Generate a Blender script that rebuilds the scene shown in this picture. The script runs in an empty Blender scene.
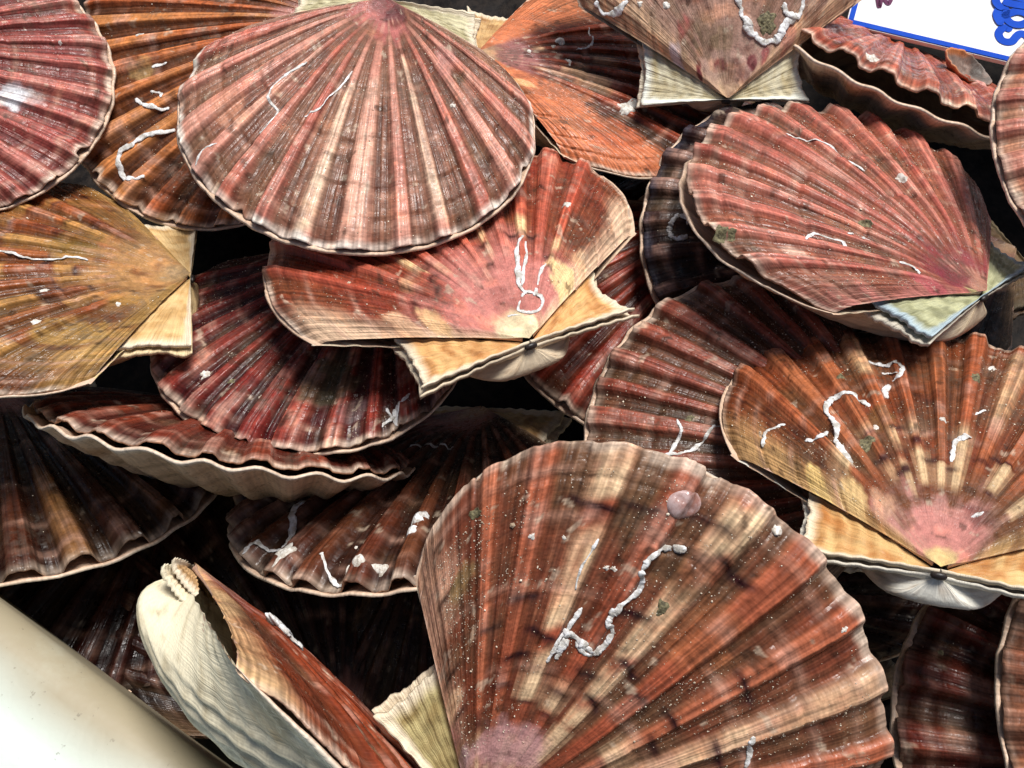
import bpy, math, random
import numpy as np
from mathutils import Vector, Matrix

# ------------------------------------------------------------------ camera, sky, sun, exposure
scene = bpy.context.scene
col = scene.collection
Z0 = 0.14                                     # mean height of the top layer of shells above the box floor
cam_data = bpy.data.cameras.new('camera')
cam = bpy.data.objects.new('camera', cam_data)
col.objects.link(cam)
cam.location = (0.0, -0.15, 0.25981 + Z0)
cam.rotation_euler = (math.radians(30.0), 0, 0)
cam_data.sensor_width = 36.0
cam_data.lens = 36.0 * 983.0 / 1024.0
cam_data.clip_start = 0.01
cam_data.clip_end = 50.0
scene.camera = cam

SUN_ELEV, SUN_AZ = math.radians(68), math.radians(35)     # azimuth from +Y (away from viewer) towards +X
world = bpy.data.worlds.new('World')
scene.world = world
world.use_nodes = True
wn = world.node_tree
sky = wn.nodes.new('ShaderNodeTexSky')
sky.sky_type = 'NISHITA'
sky.sun_disc = False
sky.sun_elevation = SUN_ELEV
sky.sun_rotation = SUN_AZ
sky.air_density = 1.0
sky.dust_density = 3.0
bg = wn.nodes['Background']
bg.inputs['Strength'].default_value = 0.05
wn.links.new(sky.outputs[0], bg.inputs[0])

sun_data = bpy.data.lights.new('sun', 'SUN')
sun_data.energy = 3.8
sun_data.angle = math.radians(26)
sun_data.color = (1.0, 0.97, 0.94)
sun = bpy.data.objects.new('sun', sun_data)
col.objects.link(sun)
sdir = Vector((math.sin(SUN_AZ) * math.cos(SUN_ELEV), math.cos(SUN_AZ) * math.cos(SUN_ELEV), math.sin(SUN_ELEV)))
sun.rotation_euler = sdir.to_track_quat('Z', 'Y').to_euler()
sun.location = sdir * 3

scene.cycles.adaptive_threshold = 0.02
scene.cycles.max_bounces = 5
scene.cycles.diffuse_bounces = 3
scene.cycles.glossy_bounces = 2
vs = scene.view_settings
vs.view_transform = 'Standard'
vs.look = 'None'
vs.exposure = 0.34
vs.gamma = 1.0
vs.use_curve_mapping = False

# ------------------------------------------------------------------ helpers
def srgb(r, g, b):
    c = np.array([r, g, b], float) / 255.0
    return np.where(c <= 0.04045, c / 12.92, ((c + 0.055) / 1.055) ** 2.4)

def sm(a, b, x):
    t = np.clip((x - a) / (b - a), 0, 1)
    return t * t * (3 - 2 * t)

class Noise:
    """smooth value noise on a lattice, -1..1"""
    def __init__(self, seed):
        self.t = np.random.RandomState(seed).uniform(-1, 1, (64, 64))
    def __call__(self, x, y=0.0):
        x, y = np.broadcast_arrays(np.asarray(x, float), np.asarray(y, float))
        xi, yi = np.floor(x).astype(int), np.floor(y).astype(int)
        fx, fy = x - xi, y - yi
        fx, fy = fx * fx * (3 - 2 * fx), fy * fy * (3 - 2 * fy)
        t = self.t
        a, b = t[xi % 64, yi % 64], t[(xi + 1) % 64, yi % 64]
        c, d = t[xi % 64, (yi + 1) % 64], t[(xi + 1) % 64, (yi + 1) % 64]
        return (a * (1 - fx) + b * fx) * (1 - fy) + (c * (1 - fx) + d * fx) * fy
    def fbm(self, x, y=0.0, o=4):
        r, a = 0, 1.0
        for i in range(o):
            r = r + a * self(x * 2 ** i + 17.3 * i, y * 2 ** i + 5.1 * i)
            a *= 0.5
        return r / 1.9

def mix(a, b, t):
    return a + (b - a) * np.asarray(t)[..., None]

def grid_object(name, P, parent, material, colour=None, uv=None, closed=False, grime=None):
    """P (rows, cols, 3) -> one smooth mesh object"""
    nr, nc = P.shape[:2]
    idx = np.arange(nr * nc).reshape(nr, nc)
    if closed:
        idx = np.concatenate([idx, idx[:, :1]], 1)
    f = np.stack([idx[:-1, :-1], idx[:-1, 1:], idx[1:, 1:], idx[1:, :-1]], -1).reshape(-1, 4)
    me = bpy.data.meshes.new(name)
    me.vertices.add(nr * nc)
    me.vertices.foreach_set('co', P.reshape(-1).astype(np.float32))
    me.loops.add(f.size)
    me.loops.foreach_set('vertex_index', f.reshape(-1).astype(np.int32))
    me.polygons.add(len(f))
    me.polygons.foreach_set('loop_start', np.arange(0, f.size, 4, dtype=np.int32))
    me.polygons.foreach_set('use_smooth', np.ones(len(f), bool))
    me.update(calc_edges=True)
    if colour is not None:
        at = me.attributes.new('pigment', 'FLOAT_COLOR', 'POINT')
        c4 = np.ones((nr * nc, 4), np.float32)
        c4[:, :3] = np.clip(colour.reshape(-1, 3), 0.0, 1)
        at.data.foreach_set('color', c4.reshape(-1))
    if grime is not None:
        at = me.attributes.new('grime', 'FLOAT', 'POINT')
        at.data.foreach_set('value', grime.reshape(-1).astype(np.float32))
    if uv is not None:
        at = me.attributes.new('fan', 'FLOAT_VECTOR', 'POINT')
        v3 = np.zeros((nr * nc, 3), np.float32)
        v3[:, :2] = uv.reshape(-1, 2)
        at.data.foreach_set('vector', v3.reshape(-1))
    me.materials.append(material)
    o = bpy.data.objects.new(name, me)
    col.objects.link(o)
    o.parent = parent
    return o

def py_object(name, verts, faces, parent, material, smooth=True):
    me = bpy.data.meshes.new(name)
    me.from_pydata([tuple(v) for v in verts], [], [tuple(f) for f in faces])
    if smooth:
        me.polygons.foreach_set('use_smooth', [True] * len(me.polygons))
    me.materials.append(material)
    o = bpy.data.objects.new(name, me)
    col.objects.link(o)
    o.parent = parent
    return o

def thing(name, label, cat, loc, rot=(0, 0, 0), group=None):
    o = bpy.data.objects.new(name, None)
    o.empty_display_size = 0.01
    col.objects.link(o)
    o.location = loc
    o.rotation_euler = rot
    o['label'] = label
    o['category'] = cat
    if group:
        o['group'] = group
    return o

# ------------------------------------------------------------------ materials
def new_mat(name):
    m = bpy.data.materials.new(name)
    m.use_nodes = True
    return m, m.node_tree, m.node_tree.nodes['Principled BSDF']

def nd(nt, kind, **kw):
    n = nt.nodes.new(kind)
    for k, v in kw.items():
        setattr(n, k, v)
    return n

def val(nt, sock, v):
    if hasattr(v, 'is_output'):
        nt.links.new(v, sock)
    else:
        sock.default_value = v

def math_n(nt, op, a, b=0.0, c=None):
    n = nd(nt, 'ShaderNodeMath', operation=op)
    val(nt, n.inputs[0], a); val(nt, n.inputs[1], b)
    if c is not None:
        val(nt, n.inputs[2], c)
    return n.outputs[0]

def ramp(nt, x, a, b, lo=0.0, hi=1.0):
    n = nd(nt, 'ShaderNodeMapRange', interpolation_type='SMOOTHSTEP')
    val(nt, n.inputs[0], x)
    n.inputs[1].default_value, n.inputs[2].default_value = a, b
    n.inputs[3].default_value, n.inputs[4].default_value = lo, hi
    return n.outputs[0]

def mixc(nt, fac, a, b, blend='MIX'):
    n = nd(nt, 'ShaderNodeMix', data_type='RGBA', blend_type=blend)
    val(nt, n.inputs[0], fac); val(nt, n.inputs[6], a); val(nt, n.inputs[7], b)
    return n.outputs[2]

def noise_n(nt, vec, scale, detail=3.0, rough=0.6):
    n = nd(nt, 'ShaderNodeTexNoise')
    nt.links.new(vec, n.inputs['Vector'])
    n.inputs['Scale'].default_value = scale
    n.inputs['Detail'].default_value = detail
    n.inputs['Roughness'].default_value = rough
    return n.outputs[0]

def scaled(nt, vec, s):
    n = nd(nt, 'ShaderNodeVectorMath', operation='MULTIPLY')
    nt.links.new(vec, n.inputs[0])
    n.inputs[1].default_value = s
    return n.outputs[0]

def shell_material(name, streak=0.30, dirt=0.5, speck=0.7, gloss=0.34, bump=0.50, coat=0.0, spec=0.24):
    """pigment comes from the mesh; radial and concentric striae, grime, salt specks and relief from nodes"""
    m, nt, bs = new_mat(name)
    pig = nd(nt, 'ShaderNodeAttribute', attribute_name='pigment').outputs['Color']
    fan = nd(nt, 'ShaderNodeAttribute', attribute_name='fan').outputs['Vector']
    tc = nd(nt, 'ShaderNodeTexCoord').outputs['Object']
    radial = noise_n(nt, scaled(nt, fan, (170, 2.2, 1)), 1.0, 1.0)
    ringsn = noise_n(nt, scaled(nt, fan, (5, 120, 1)), 1.0, 2.0)
    cell = noise_n(nt, scaled(nt, fan, (140, 120, 1)), 1.0, 0.0)
    fsep = nd(nt, 'ShaderNodeSeparateXYZ')
    nt.links.new(fan, fsep.inputs[0])
    out = ramp(nt, fsep.outputs[1], 0.12, 0.6)              # striae grow with the shell
    f1 = math_n(nt, 'ADD', 1.0, math_n(nt, 'MULTIPLY', out, ramp(nt, radial, 0.3, 0.7, -streak, streak)))
    f2 = ramp(nt, ringsn, 0.3, 0.7, 1.0 - streak * 0.28, 1.0 + streak * 0.28)
    f3 = ramp(nt, cell, 0.3, 0.7, 1.0 - streak * 0.3, 1.0 + streak * 0.3)
    ff = math_n(nt, 'MULTIPLY', math_n(nt, 'MULTIPLY', f1, f2), f3)
    hsv = nd(nt, 'ShaderNodeVectorMath', operation='SCALE')
    nt.links.new(pig, hsv.inputs[0]); nt.links.new(ff, hsv.inputs['Scale'])
    base = hsv.outputs[0]
    g2 = noise_n(nt, tc, 420.0, 2.0, 0.6)
    grime = math_n(nt, 'MULTIPLY', nd(nt, 'ShaderNodeAttribute', attribute_name='grime').outputs['Fac'], ramp(nt, g2, 0.38, 0.6))
    base = mixc(nt, math_n(nt, 'MULTIPLY', grime, dirt), base, (0.075, 0.06, 0.04, 1))
    vor = nd(nt, 'ShaderNodeTexVoronoi', feature='F1')
    nt.links.new(tc, vor.inputs['Vector'])
    vor.inputs['Scale'].default_value = 620.0
    vsep = nd(nt, 'ShaderNodeSeparateColor')
    nt.links.new(vor.outputs['Color'], vsep.inputs[0])
    sp = math_n(nt, 'MULTIPLY', math_n(nt, 'LESS_THAN', vor.outputs['Distance'], math_n(nt, 'MULTIPLY', vsep.outputs[1], 0.22)),
                math_n(nt, 'GREATER_THAN', vsep.outputs[0], 0.80))
    sp = math_n(nt, 'MULTIPLY', math_n(nt, 'MULTIPLY', sp, speck), nd(nt, 'ShaderNodeAttribute', attribute_name='grime').outputs['Fac'])
    base = mixc(nt, sp, base, (0.78, 0.68, 0.55, 1))
    nt.links.new(base, bs.inputs['Base Color'])
    rr = ramp(nt, g2, 0.35, 0.65, gloss - 0.14, gloss + 0.24)
    nt.links.new(rr, bs.inputs['Roughness'])
    bs.inputs['Specular IOR Level'].default_value = spec
    bs.inputs['Coat Weight'].default_value = coat
    bs.inputs['Coat Roughness'].default_value = 0.22
    h = math_n(nt, 'ADD', math_n(nt, 'MULTIPLY', math_n(nt, 'MULTIPLY', radial, out), 0.9), math_n(nt, 'MULTIPLY', ringsn, 0.15))
    h = math_n(nt, 'ADD', h, math_n(nt, 'MULTIPLY', cell, 0.15))
    h = math_n(nt, 'ADD', h, math_n(nt, 'MULTIPLY', g2, 0.5))
    h = math_n(nt, 'ADD', h, math_n(nt, 'MULTIPLY', sp, 1.0))
    bp = nd(nt, 'ShaderNodeBump')
    bp.inputs['Strength'].default_value = bump
    bp.inputs['Distance'].default_value = 0.0010
    nt.links.new(h, bp.inputs['Height'])
    nt.links.new(bp.outputs[0], bs.inputs['Normal'])
    return m

def simple_material(name, c1, c2, scale, rough, bump=0.3, dist=0.0004, spec=0.4):
    m, nt, bs = new_mat(name)
    tc = nd(nt, 'ShaderNodeTexCoord').outputs['Object']
    n1 = noise_n(nt, tc, scale, 5.0, 0.65)
    base = mixc(nt, ramp(nt, n1, 0.35, 0.65), (*c1, 1), (*c2, 1))
    nt.links.new(base, bs.inputs['Base Color'])
    bs.inputs['Roughness'].default_value = rough
    bs.inputs['Specular IOR Level'].default_value = spec
    bp = nd(nt, 'ShaderNodeBump')
    bp.inputs['Strength'].default_value = bump
    bp.inputs['Distance'].default_value = dist
    nt.links.new(n1, bp.inputs['Height'])
    nt.links.new(bp.outputs[0], bs.inputs['Normal'])
    return m

M_UP = shell_material('upper_valve_shell')
M_LOW = shell_material('lower_valve_shell', streak=0.14, dirt=0.5, speck=0.25, gloss=0.4, bump=0.35, coat=0.1)
M_EAR = shell_material('ear_shell', streak=0.12, dirt=0.6, speck=0.3, gloss=0.45, bump=0.5)
M_TUBE = simple_material('worm_tube_lime', (0.42, 0.39, 0.34), (0.86, 0.87, 0.87), 420, 0.6, 1.0, 0.0006)
M_BARN = simple_material('barnacle_lime', (0.45, 0.40, 0.33), (0.80, 0.78, 0.72), 700, 0.6, 0.8)
M_LIG = simple_material('ligament_black', (0.012, 0.009, 0.008), (0.03, 0.02, 0.016), 600, 0.4)
M_SAND = simple_material('sand_grain', (0.35, 0.26, 0.17), (0.85, 0.76, 0.60), 260, 0.35, 0.0)
M_LIMPET = simple_material('slipper_limpet', (0.30, 0.14, 0.11), (0.52, 0.38, 0.36), 260, 0.18, 0.1, spec=0.7)
M_WEED = simple_material('algae_crust', (0.06, 0.05, 0.025), (0.24, 0.21, 0.11), 900, 0.7, 1.0)

# ------------------------------------------------------------------ the scallop
PM = math.radians(60)                          # default half angle of the fan
def rim(phi, pm=PM, rx=0.57, ry=0.5):
    s, c = np.sin(phi), np.cos(phi)
    u = np.abs(phi) / pm
    return (2 * c / ry) / ((s / rx) ** 2 + (c / ry) ** 2) * (1 - 0.07 * u ** 8)

class Scallop:
    """One shell in units of its height: umbo at the origin, +y to the ventral edge, +z out of the flat valve."""
    def __init__(self, p):
        self.p = p
        self.pm = math.radians(p.get('fan', 60))
        self.n = Noise(p['seed'])
        self.N = p.get('ribs', 13)
        self.rs = np.random.RandomState(p['seed'] + 5)
        self.rib_rand = self.rs.uniform(-1, 1, 40)
        self.rib_rand2 = self.rs.uniform(-1, 1, 40)
        self.growth = p.get('growth', [0.42, 0.63, 0.80, 0.91])

    def rib_k(self, phi):
        w = phi + 0.030 * self.n(phi * 5 + 3, 1.5)
        q = self.p.get('span', 0.84) * self.pm
        return (w + q) / (2 * q) * self.N

    def rib(self, phi):
        k = self.rib_k(phi)
        f = k - np.floor(k)
        j = 0.05 * self.rib_rand[np.clip(np.floor(k).astype(int), 0, 39)]
        w2 = 0.5 * self.p.get('rib_w', 0.46) * (1 + 0.22 * self.rib_rand2[np.clip(np.floor(k).astype(int), 0, 39)])
        p = sm(0.5 - w2 - 0.09 + j, 0.5 - w2 + 0.09 + j, f) * (1 - sm(0.5 + w2 - 0.09 + j, 0.5 + w2 + 0.09 + j, f))
        return p * ((k > 0) & (k < self.N)), k

    def margin(self, phi):
        p, k = self.rib(phi)
        chip = sm(0.30, 0.75, self.n.fbm(phi * 16 + 70, 6.0, 4))
        return rim(phi, self.pm) * (1 + 0.010 * (p - 0.4) + 0.007 * self.n.fbm(phi * 22, 3.0, 3) - 0.022 * chip)

    def ztop(self, s, phi):
        u = np.abs(phi) / self.pm
        n = self.n
        p, k = self.rib(phi)
        amp = self.p.get('amp', 0.024)
        z = self.p.get('dome', 0.035) * (4 * s * (1 - s)) ** 0.9 * (1 - 0.5 * u * u)
        z = z - 0.016 * np.exp(-((s - 0.12) / 0.10) ** 2) * (1 - u * u)
        rip = np.cos(2 * np.pi * 5 * k)
        z = z + amp * np.clip(s, 0, 1) ** 0.8 * sm(self.p.get('smooth', 0.10), self.p.get('smooth', 0.10) + 0.26, s) * (1 + 0.30 * sm(0.86, 1.0, s)) * (1 + 0.18 * self.rib_rand[np.clip(np.floor(k).astype(int) + 3, 0, 39)]) * (p * (1 - 0.10 * np.abs(k - np.floor(k) - 0.5)) - 0.35 + 0.045 * rip) * (1 - 0.55 * u ** 4)
        z = z - 0.034 * sm(0.86, 1.0, u) ** 1.3 * np.sqrt(s + 1e-6) * sm(0.0, 0.12, s)
        z = z - 0.014 * sm(0.93, 1.0, s)
        z = z + 0.008 * n.fbm(phi * 2.2 + 7, s * 2.6) * s
        z = z + 0.0016 * n.fbm(phi * 60, s * 14, 3) * sm(0.05, 0.3, s)
        for i, g in enumerate(self.growth):
            gg = g + 0.012 * n(phi * 7 + 3 * i, 4.4) - 0.004 * p
            z = z - (0.0030 * np.exp(-((s - gg) / 0.007) ** 2) + 0.003 * sm(gg - 0.012, gg + 0.002, s) - 0.003 * sm(gg, gg + 0.08, s)) * np.clip(0.6 + 0.8 * n(phi * 5, 3.3 * i), 0, 1.3)
        return z

    def surf(self, x, y):
        x = x / self.p.get('xscale', 1.0)
        phi = np.clip(np.arctan2(x, y), -self.pm, self.pm)
        s = np.hypot(x, y) / self.margin(phi)
        return self.ztop(np.clip(s, 0, 1), phi)

    # -------------------------------------------------- pigment
    def pigment(self, s, phi):
        p = self.p
        n = self.n
        rib, k = self.rib(phi)
        ki = np.clip(np.floor(k).astype(int), 0, 39)
        u = phi / self.pm
        x, y = s * np.sin(phi), s * np.cos(phi)
        big = n.fbm(x * 5 + 9, y * 5, 4)
        fine = n.fbm(phi * 45, s * 14 + 3, 3) * sm(0.08, 0.4, s)
        inter, inter2 = srgb(*p['inter']), srgb(*p.get('inter2', p['inter']))
        ribc, rib2 = srgb(*p['rib']), srgb(*p.get('rib2', p['rib']))
        pale = srgb(*p.get('pale', (224, 192, 156)))
        c_int = mix(inter, inter2, sm(-0.5, 0.5, big + 0.4 * fine))
        tone = sm(-1, 1, self.rib_rand[ki] * 0.6 + 0.8 * n.fbm(s * 4 + 3 * ki, k * 0.2, 3))
        c_rib = mix(ribc, rib2, tone)
        c = mix(c_int, c_rib, np.clip(rib * 1.1, 0, 1) * sm(self.p.get('smooth', 0.10), self.p.get('smooth', 0.10) + 0.2, s) * (0.85 + 0.15 * np.clip(fine + 0.6, 0, 1)))
        # pale ribs and pale flecks along ribs
        pr = np.zeros_like(s)
        for kk, (a, b, w) in p.get('pale_ribs', {}).items():
            e = 0.04 * n(s * 0 + kk, 2.0)
            pr = np.maximum(pr, (ki == kk) * w * sm(a - 0.03, a + 0.02, s + e) * (1 - sm(b - 0.04, b + 0.05, s + e)))
        for (kc, a, b, w) in p.get('pale_list', []):
            kk = math.floor(kc)
            e = 0.03 * n(k * 3.0, kc)
            pr = np.maximum(pr, (ki == kk) * w * sm(a - 0.02, a + 0.015, s + e) * (1 - sm(b - 0.015, b + 0.03, s + e)))
        c = mix(c, pale, np.clip(pr * np.clip(rib + 0.05, 0, 1) * (0.78 + 0.5 * fine + 0.35 * n.fbm(x * 24 + 5, y * 24, 3)), 0, 1))
        z0, z1, w = p.get('flecks', (0.25, 0.6, 0.0))
        if w:
            cell = n(ki * 7.7 + 0.5, s * 9 + ki * 3.1)
            band = sm(z0, z0 + 0.06, s) * (1 - sm(z1 - 0.1, z1, s))
            c = mix(c, pale, np.clip(w * band * sm(0.12, 0.30, cell) * np.clip(rib + 0.3, 0, 1), 0, 1))
            # dark purple ends of the flecks, where growth paused
            edge = np.exp(-((cell - 0.13) / 0.035) ** 2) * band * np.clip(rib + 0.15, 0, 1)
            c = mix(c, srgb(70, 26, 34), np.clip(edge * p.get('fleck_edge', 0.55), 0, 1))
        # umbo
        ur = p.get('umbo_r', 0.22)
        um = 1 - sm(ur * 0.7, ur * 1.35, s + 0.05 * n(phi * 9, 8.0) + 0.03 * rib + 0.10 * n.fbm(x * 16 + 8, y * 16, 4))
        c = mix(c, srgb(*p.get('umbo', (196, 140, 130))), um * p.get('umbo_w', 0.85))
        ui = 1 - sm(0.02, 0.14, s + 0.06 * n.fbm(x * 22 + 3, y * 22 + 5, 3))
        c = mix(c, srgb(*p.get('umbo2', (226, 196, 150))), ui * p.get('umbo2_w', 0.6))
        # pale shoulders
        sp = p.get('span', 0.84)
        shw = sm(p.get('shoulder_a', sp), p.get('shoulder_a', sp) + 0.18, np.abs(u) + 0.07 * n.fbm(s * 5 + 9 * (u > 0), 2.0) + 0.05 * n.fbm(x * 14, y * 14 + 5, 3)) * p.get('shoulder_w', 0.7)
        c = mix(c, srgb(*p.get('shoulder', (222, 186, 150))), shw)
        # growth pauses: thin darker / paler rings
        for i, g in enumerate(self.growth):
            gg = g + 0.012 * n(phi * 7 + 3 * i, 4.4) - 0.004 * rib
            d = np.exp(-((s - gg) / 0.010) ** 2)
            c = mix(c, c * 0.55, np.clip(d * p.get('ring_w', 0.3) * (0.5 + 0.6 * n(phi * 12, i * 3.0 + 0.3)), 0, 1))
            d2 = np.exp(-((s - gg - 0.022) / 0.012) ** 2)
            c = mix(c, srgb(200, 160, 140), np.clip(d2 * 0.5 * (0.4 + n(phi * 10, i + 7.7)), 0, 1))
        # dark growth marks crossing single ribs
        for (kk, sc, w) in p.get('marks', []):
            ss = sc + 0.012 * n(k * 2.0, kk + 0.3)
            near = np.exp(-((k - kk - 0.5) / 0.42) ** 4)
            c = mix(c, srgb(52, 22, 26), np.clip(w * near * (np.exp(-((s - ss) / 0.009) ** 2) + 0.35 * np.exp(-((s - ss + 0.012) / 0.012) ** 2)), 0, 1))
        # blotches given by place (x, y, radius) in shell units
        for (bx, by, br, bc, bw) in p.get('spots', []):
            d = np.hypot(x * 1.0 - bx, y - by) / br + 0.45 * n.fbm(x * 30 + bx * 9, y * 30, 3)
            c = mix(c, srgb(*bc), np.clip(bw * (1 - sm(0.6, 1.05, d)), 0, 1))
        # dirt film in the furrows and worn patches (their own outlines)
        grit = sm(0.05, 0.5, n.fbm(x * 9 + 31, y * 9 + 2, 5))
        c = mix(c, srgb(*p.get('silt', (104, 84, 62))), grit * (0.55 - 0.4 * rib) * p.get('silt_w', 0.8))
        worn = sm(0.05, 0.6, n.fbm(x * 15 + 3, y * 15 + 40, 5))
        c = mix(c, srgb(214, 172, 154), worn * rib * p.get('worn_w', 0.5))
        # lime lip
        lip = sm(0.968, 0.990, s + 0.012 * n.fbm(phi * 24, 1.0, 3))
        c = mix(c, srgb(*p.get('lip', (226, 206, 186))), np.clip(lip * p.get('lip_w', 0.85) * (0.65 + 0.9 * n.fbm(phi * 14, 3.3, 3)), 0, 1))
        # scars: small crisp-edged lime scabs and bare patches
        sc1 = n.fbm(x * 26 + 80, y * 26 + 33, 4)
        c = mix(c, srgb(206, 188, 166), sm(0.50, 0.58, sc1) * 0.55)
        c = mix(c, srgb(74, 52, 38), sm(0.46, 0.56, n.fbm(x * 20 + 7, y * 20 + 90, 5)) * 0.6)
        # lime and iron mottling, fine radial threads, grain
        grain = n.fbm(x * 60 + 11, y * 60 + 5, 3)
        mot = sm(0.18, 0.55, n.fbm(x * 17 + 60, y * 17 + 21, 5))
        c = mix(c, c * np.array([1.25, 1.12, 1.0]) + np.array([0.05, 0.03, 0.02]), mot * p.get('mottle', 0.7))
        dark = sm(0.22, 0.6, n.fbm(x * 11 + 4, y * 11 + 71, 5))
        c = mix(c, c * np.array([0.50, 0.42, 0.42]), dark * p.get('stain', 0.5))
        c = c * (1 + 0.16 * np.cos(2 * np.pi * 5 * k) * sm(0.25, 0.55, s) + 0.30 * grain)[..., None]
        c = np.clip(c, 0.0, 1.0) ** 1.13 * 0.86
        return c * p.get('gain', 1.0)

    # -------------------------------------------------- meshes
    def build(self, root, H, nc=300, nr=110, gape=0.0):
        p = self.p
        phi = np.linspace(-self.pm, self.pm, nc)
        s = np.concatenate([[0.004], np.linspace(0.02, 1.0, nr) ** 0.92])
        SS, PP = np.meshgrid(s, phi, indexing='ij')
        wf = p.get('xscale', 1.0)
        def pos(SS, PP, z):
            r = SS * self.margin(PP)
            return np.stack([r * np.sin(PP) * wf, r * np.cos(PP), z], -1)
        T = pos(SS, PP, self.ztop(SS, PP))
        C = self.pigment(SS, PP)
        UV = np.stack([PP / (2 * self.pm) + 0.5, SS], -1)
        su = np.array([1.0, 0.97, 0.9, 0.75, 0.55, 0.35, 0.2, 0.1, 0.03])
        S2, P2 = np.meshgrid(su, phi, indexing='ij')
        uu = np.abs(P2) / self.pm
        th = (0.009 + 0.010 * (1 - S2)) * (1 - uu ** 24)
        th[0] *= 0.7
        B = pos(S2 * np.where(S2 == 1, 0.997, 1), P2, self.ztop(S2, P2) - th)
        CB = np.broadcast_to(srgb(196, 160, 138), B.shape).copy()
        CB[0] = CB[0] * 0.9
        UB = np.stack([P2 / (2 * self.pm) + 0.5, S2], -1)
        GR = sm(0.05, 0.55, self.n.fbm(T[..., 0] * 7 + 5, T[..., 1] * 7 + 60, 5)) * p.get('grime', 0.8)
        up = grid_object('upper_valve', np.concatenate([T, B]) * H, root, M_UP, np.concatenate([C, CB]), np.concatenate([UV, UB]),
                         grime=np.concatenate([GR, np.zeros(B.shape[:2])]))
        # ---- lower valve
        nl, ml = max(120, nc // 2), 52
        phi = np.linspace(-self.pm * 1.01, self.pm * 1.01, nl)
        s = np.linspace(0.0, 1, ml) ** 1.15
        S2, P2 = np.meshgrid(s, phi, indexing='ij')
        phic = np.clip(P2, -self.pm, self.pm)
        u = np.abs(phic) / self.pm
        rib, k = self.rib(phic)
        fr = k - np.floor(k)
        ribs = 0.5 - 0.5 * np.cos(2 * np.pi * fr) * ((k > 0) & (k < self.N))
        depth = p.get('depth', 0.20)
        E = (1 - u ** 2.4) ** 0.85
        Bz = np.sin(np.pi * np.clip(S2, 0, 1) ** 0.60)
        z = -depth * Bz * E + (p.get('lower_amp', 0.036) * S2 ** 1.4 - 0.024 * sm(0.9, 1.0, S2)) * (ribs - 0.5) * (1 - u ** 6)
        z = z - 0.031 - 0.014 * sm(0.8, 1.0, u) * sm(0, 0.15, S2)
        z = z + 0.003 * self.n.fbm(P2 * 20, S2 * 14) - 0.0022 * np.sin(S2 * 60 + 2.5 * self.n(phic * 5, S2 * 7)) * sm(0.1, 0.3, S2)
        r = S2 * rim(phic, self.pm) * p.get('lower_size', 1.012) * (1 + 0.006 * (ribs - 0.5) * S2 + 0.004 * self.n.fbm(phic * 30, 9.0, 3))
        ysh = -0.085 * (S2 / 0.09) * np.exp(1 - S2 / 0.09) * (1 - u ** 2)
        L = np.stack([wf * r * np.sin(P2) * np.clip(S2, 1e-4, 1) ** (-0.55 * (1 - u ** 2)), r * np.cos(P2) + ysh, z], -1)
        cream, cream2 = srgb(*p.get('low', (214, 196, 168))), srgb(*p.get('low2', (168, 130, 92)))
        CL = mix(cream, cream2, sm(0.0, 0.8, self.n.fbm(L[..., 1] * 7 + 3, L[..., 2] * 16 + L[..., 0] * 5, 5) + 0.3 * (1 - ribs) * sm(0.3, 0.7, S2) - 0.15))
        gl = np.sin(S2 * 60 + 2.5 * self.n(phic * 5, S2 * 7)) + 0.7 * np.sin(S2 * 143 + 3 * self.n(phic * 9, 2.0))
        CL = mix(CL, cream2 * 0.8, sm(0.6, 1.6, gl) * 0.40)
        CL = mix(CL, srgb(110, 96, 66), sm(0.25, 0.6, self.n.fbm(L[..., 1] * 15 + 8, L[..., 2] * 30 + L[..., 0] * 11 + 50, 5)) * 0.45)
        CL = mix(CL, srgb(226, 214, 196), sm(0.96, 0.99, S2) * 0.8)
        UL = np.stack([P2 / (2 * self.pm) + 0.5, S2], -1)
        # inner face of the lower valve
        si = np.array([1.0, 0.985, 0.95, 0.85, 0.7, 0.55, 0.4])
        ii = [int(np.argmin(np.abs(s - v))) for v in si]
        Li = L[ii].copy()
        Li[0, :, :2] *= 0.994
        Li[..., 2] += 0.007 * (1 - (np.abs(phi) / (self.pm * 1.01)) ** 10)[None]
        CI = np.broadcast_to(srgb(206, 176, 150), Li.shape)
        G = np.concatenate([L, Li]) * H
        low = grid_object('lower_valve', G, root, M_LOW, np.concatenate([CL, CI]), np.concatenate([UL, UL[ii]]))
        # ---- ears
        for sgn in (1, -1):
            self.ear(up, H, sgn, False)
            self.ear(low, H, sgn, True)
        if gape:
            low.rotation_euler = (-gape, 0, 0)
        # ---- ligament
        t = np.linspace(0, 2 * np.pi, 10, endpoint=False)
        rows = []
        for a, rr in ((-0.018, 0.002), (-0.014, 0.010), (0.0, 0.013), (0.014, 0.010), (0.018, 0.002)):
            rows.append(np.stack([np.full_like(t, a), -0.006 + 0.7 * rr * np.cos(t), -0.024 + 0.8 * rr * np.sin(t)], -1))
        grid_object('ligament', np.array(rows) * H, root, M_LIG, closed=True)
        return up, low

    def ear(self, parent, H, sgn, lower):
        p, n = self.p, self.n
        na, nb = 34, 40
        a = np.linspace(0.0, 1, na)             # from umbo outwards
        b = np.linspace(0.0, 1, nb)             # from shoulder line to hinge line
        A, B = np.meshgrid(a, b, indexing='ij')
        grow = 1.04 if lower else 1.0
        es = p.get('ear', 1.0) * grow
        ew = 0.31 * es
        sh = np.array([math.sin(self.pm - 0.05), math.cos(self.pm - 0.05)]) * 0.37 * es
        hg = np.array([ew, -0.012 if not lower else -0.016])
        X = sh[0] * (1 - B) + hg[0] * B
        Y = sh[1] * (1 - B) + hg[1] * B
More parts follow.
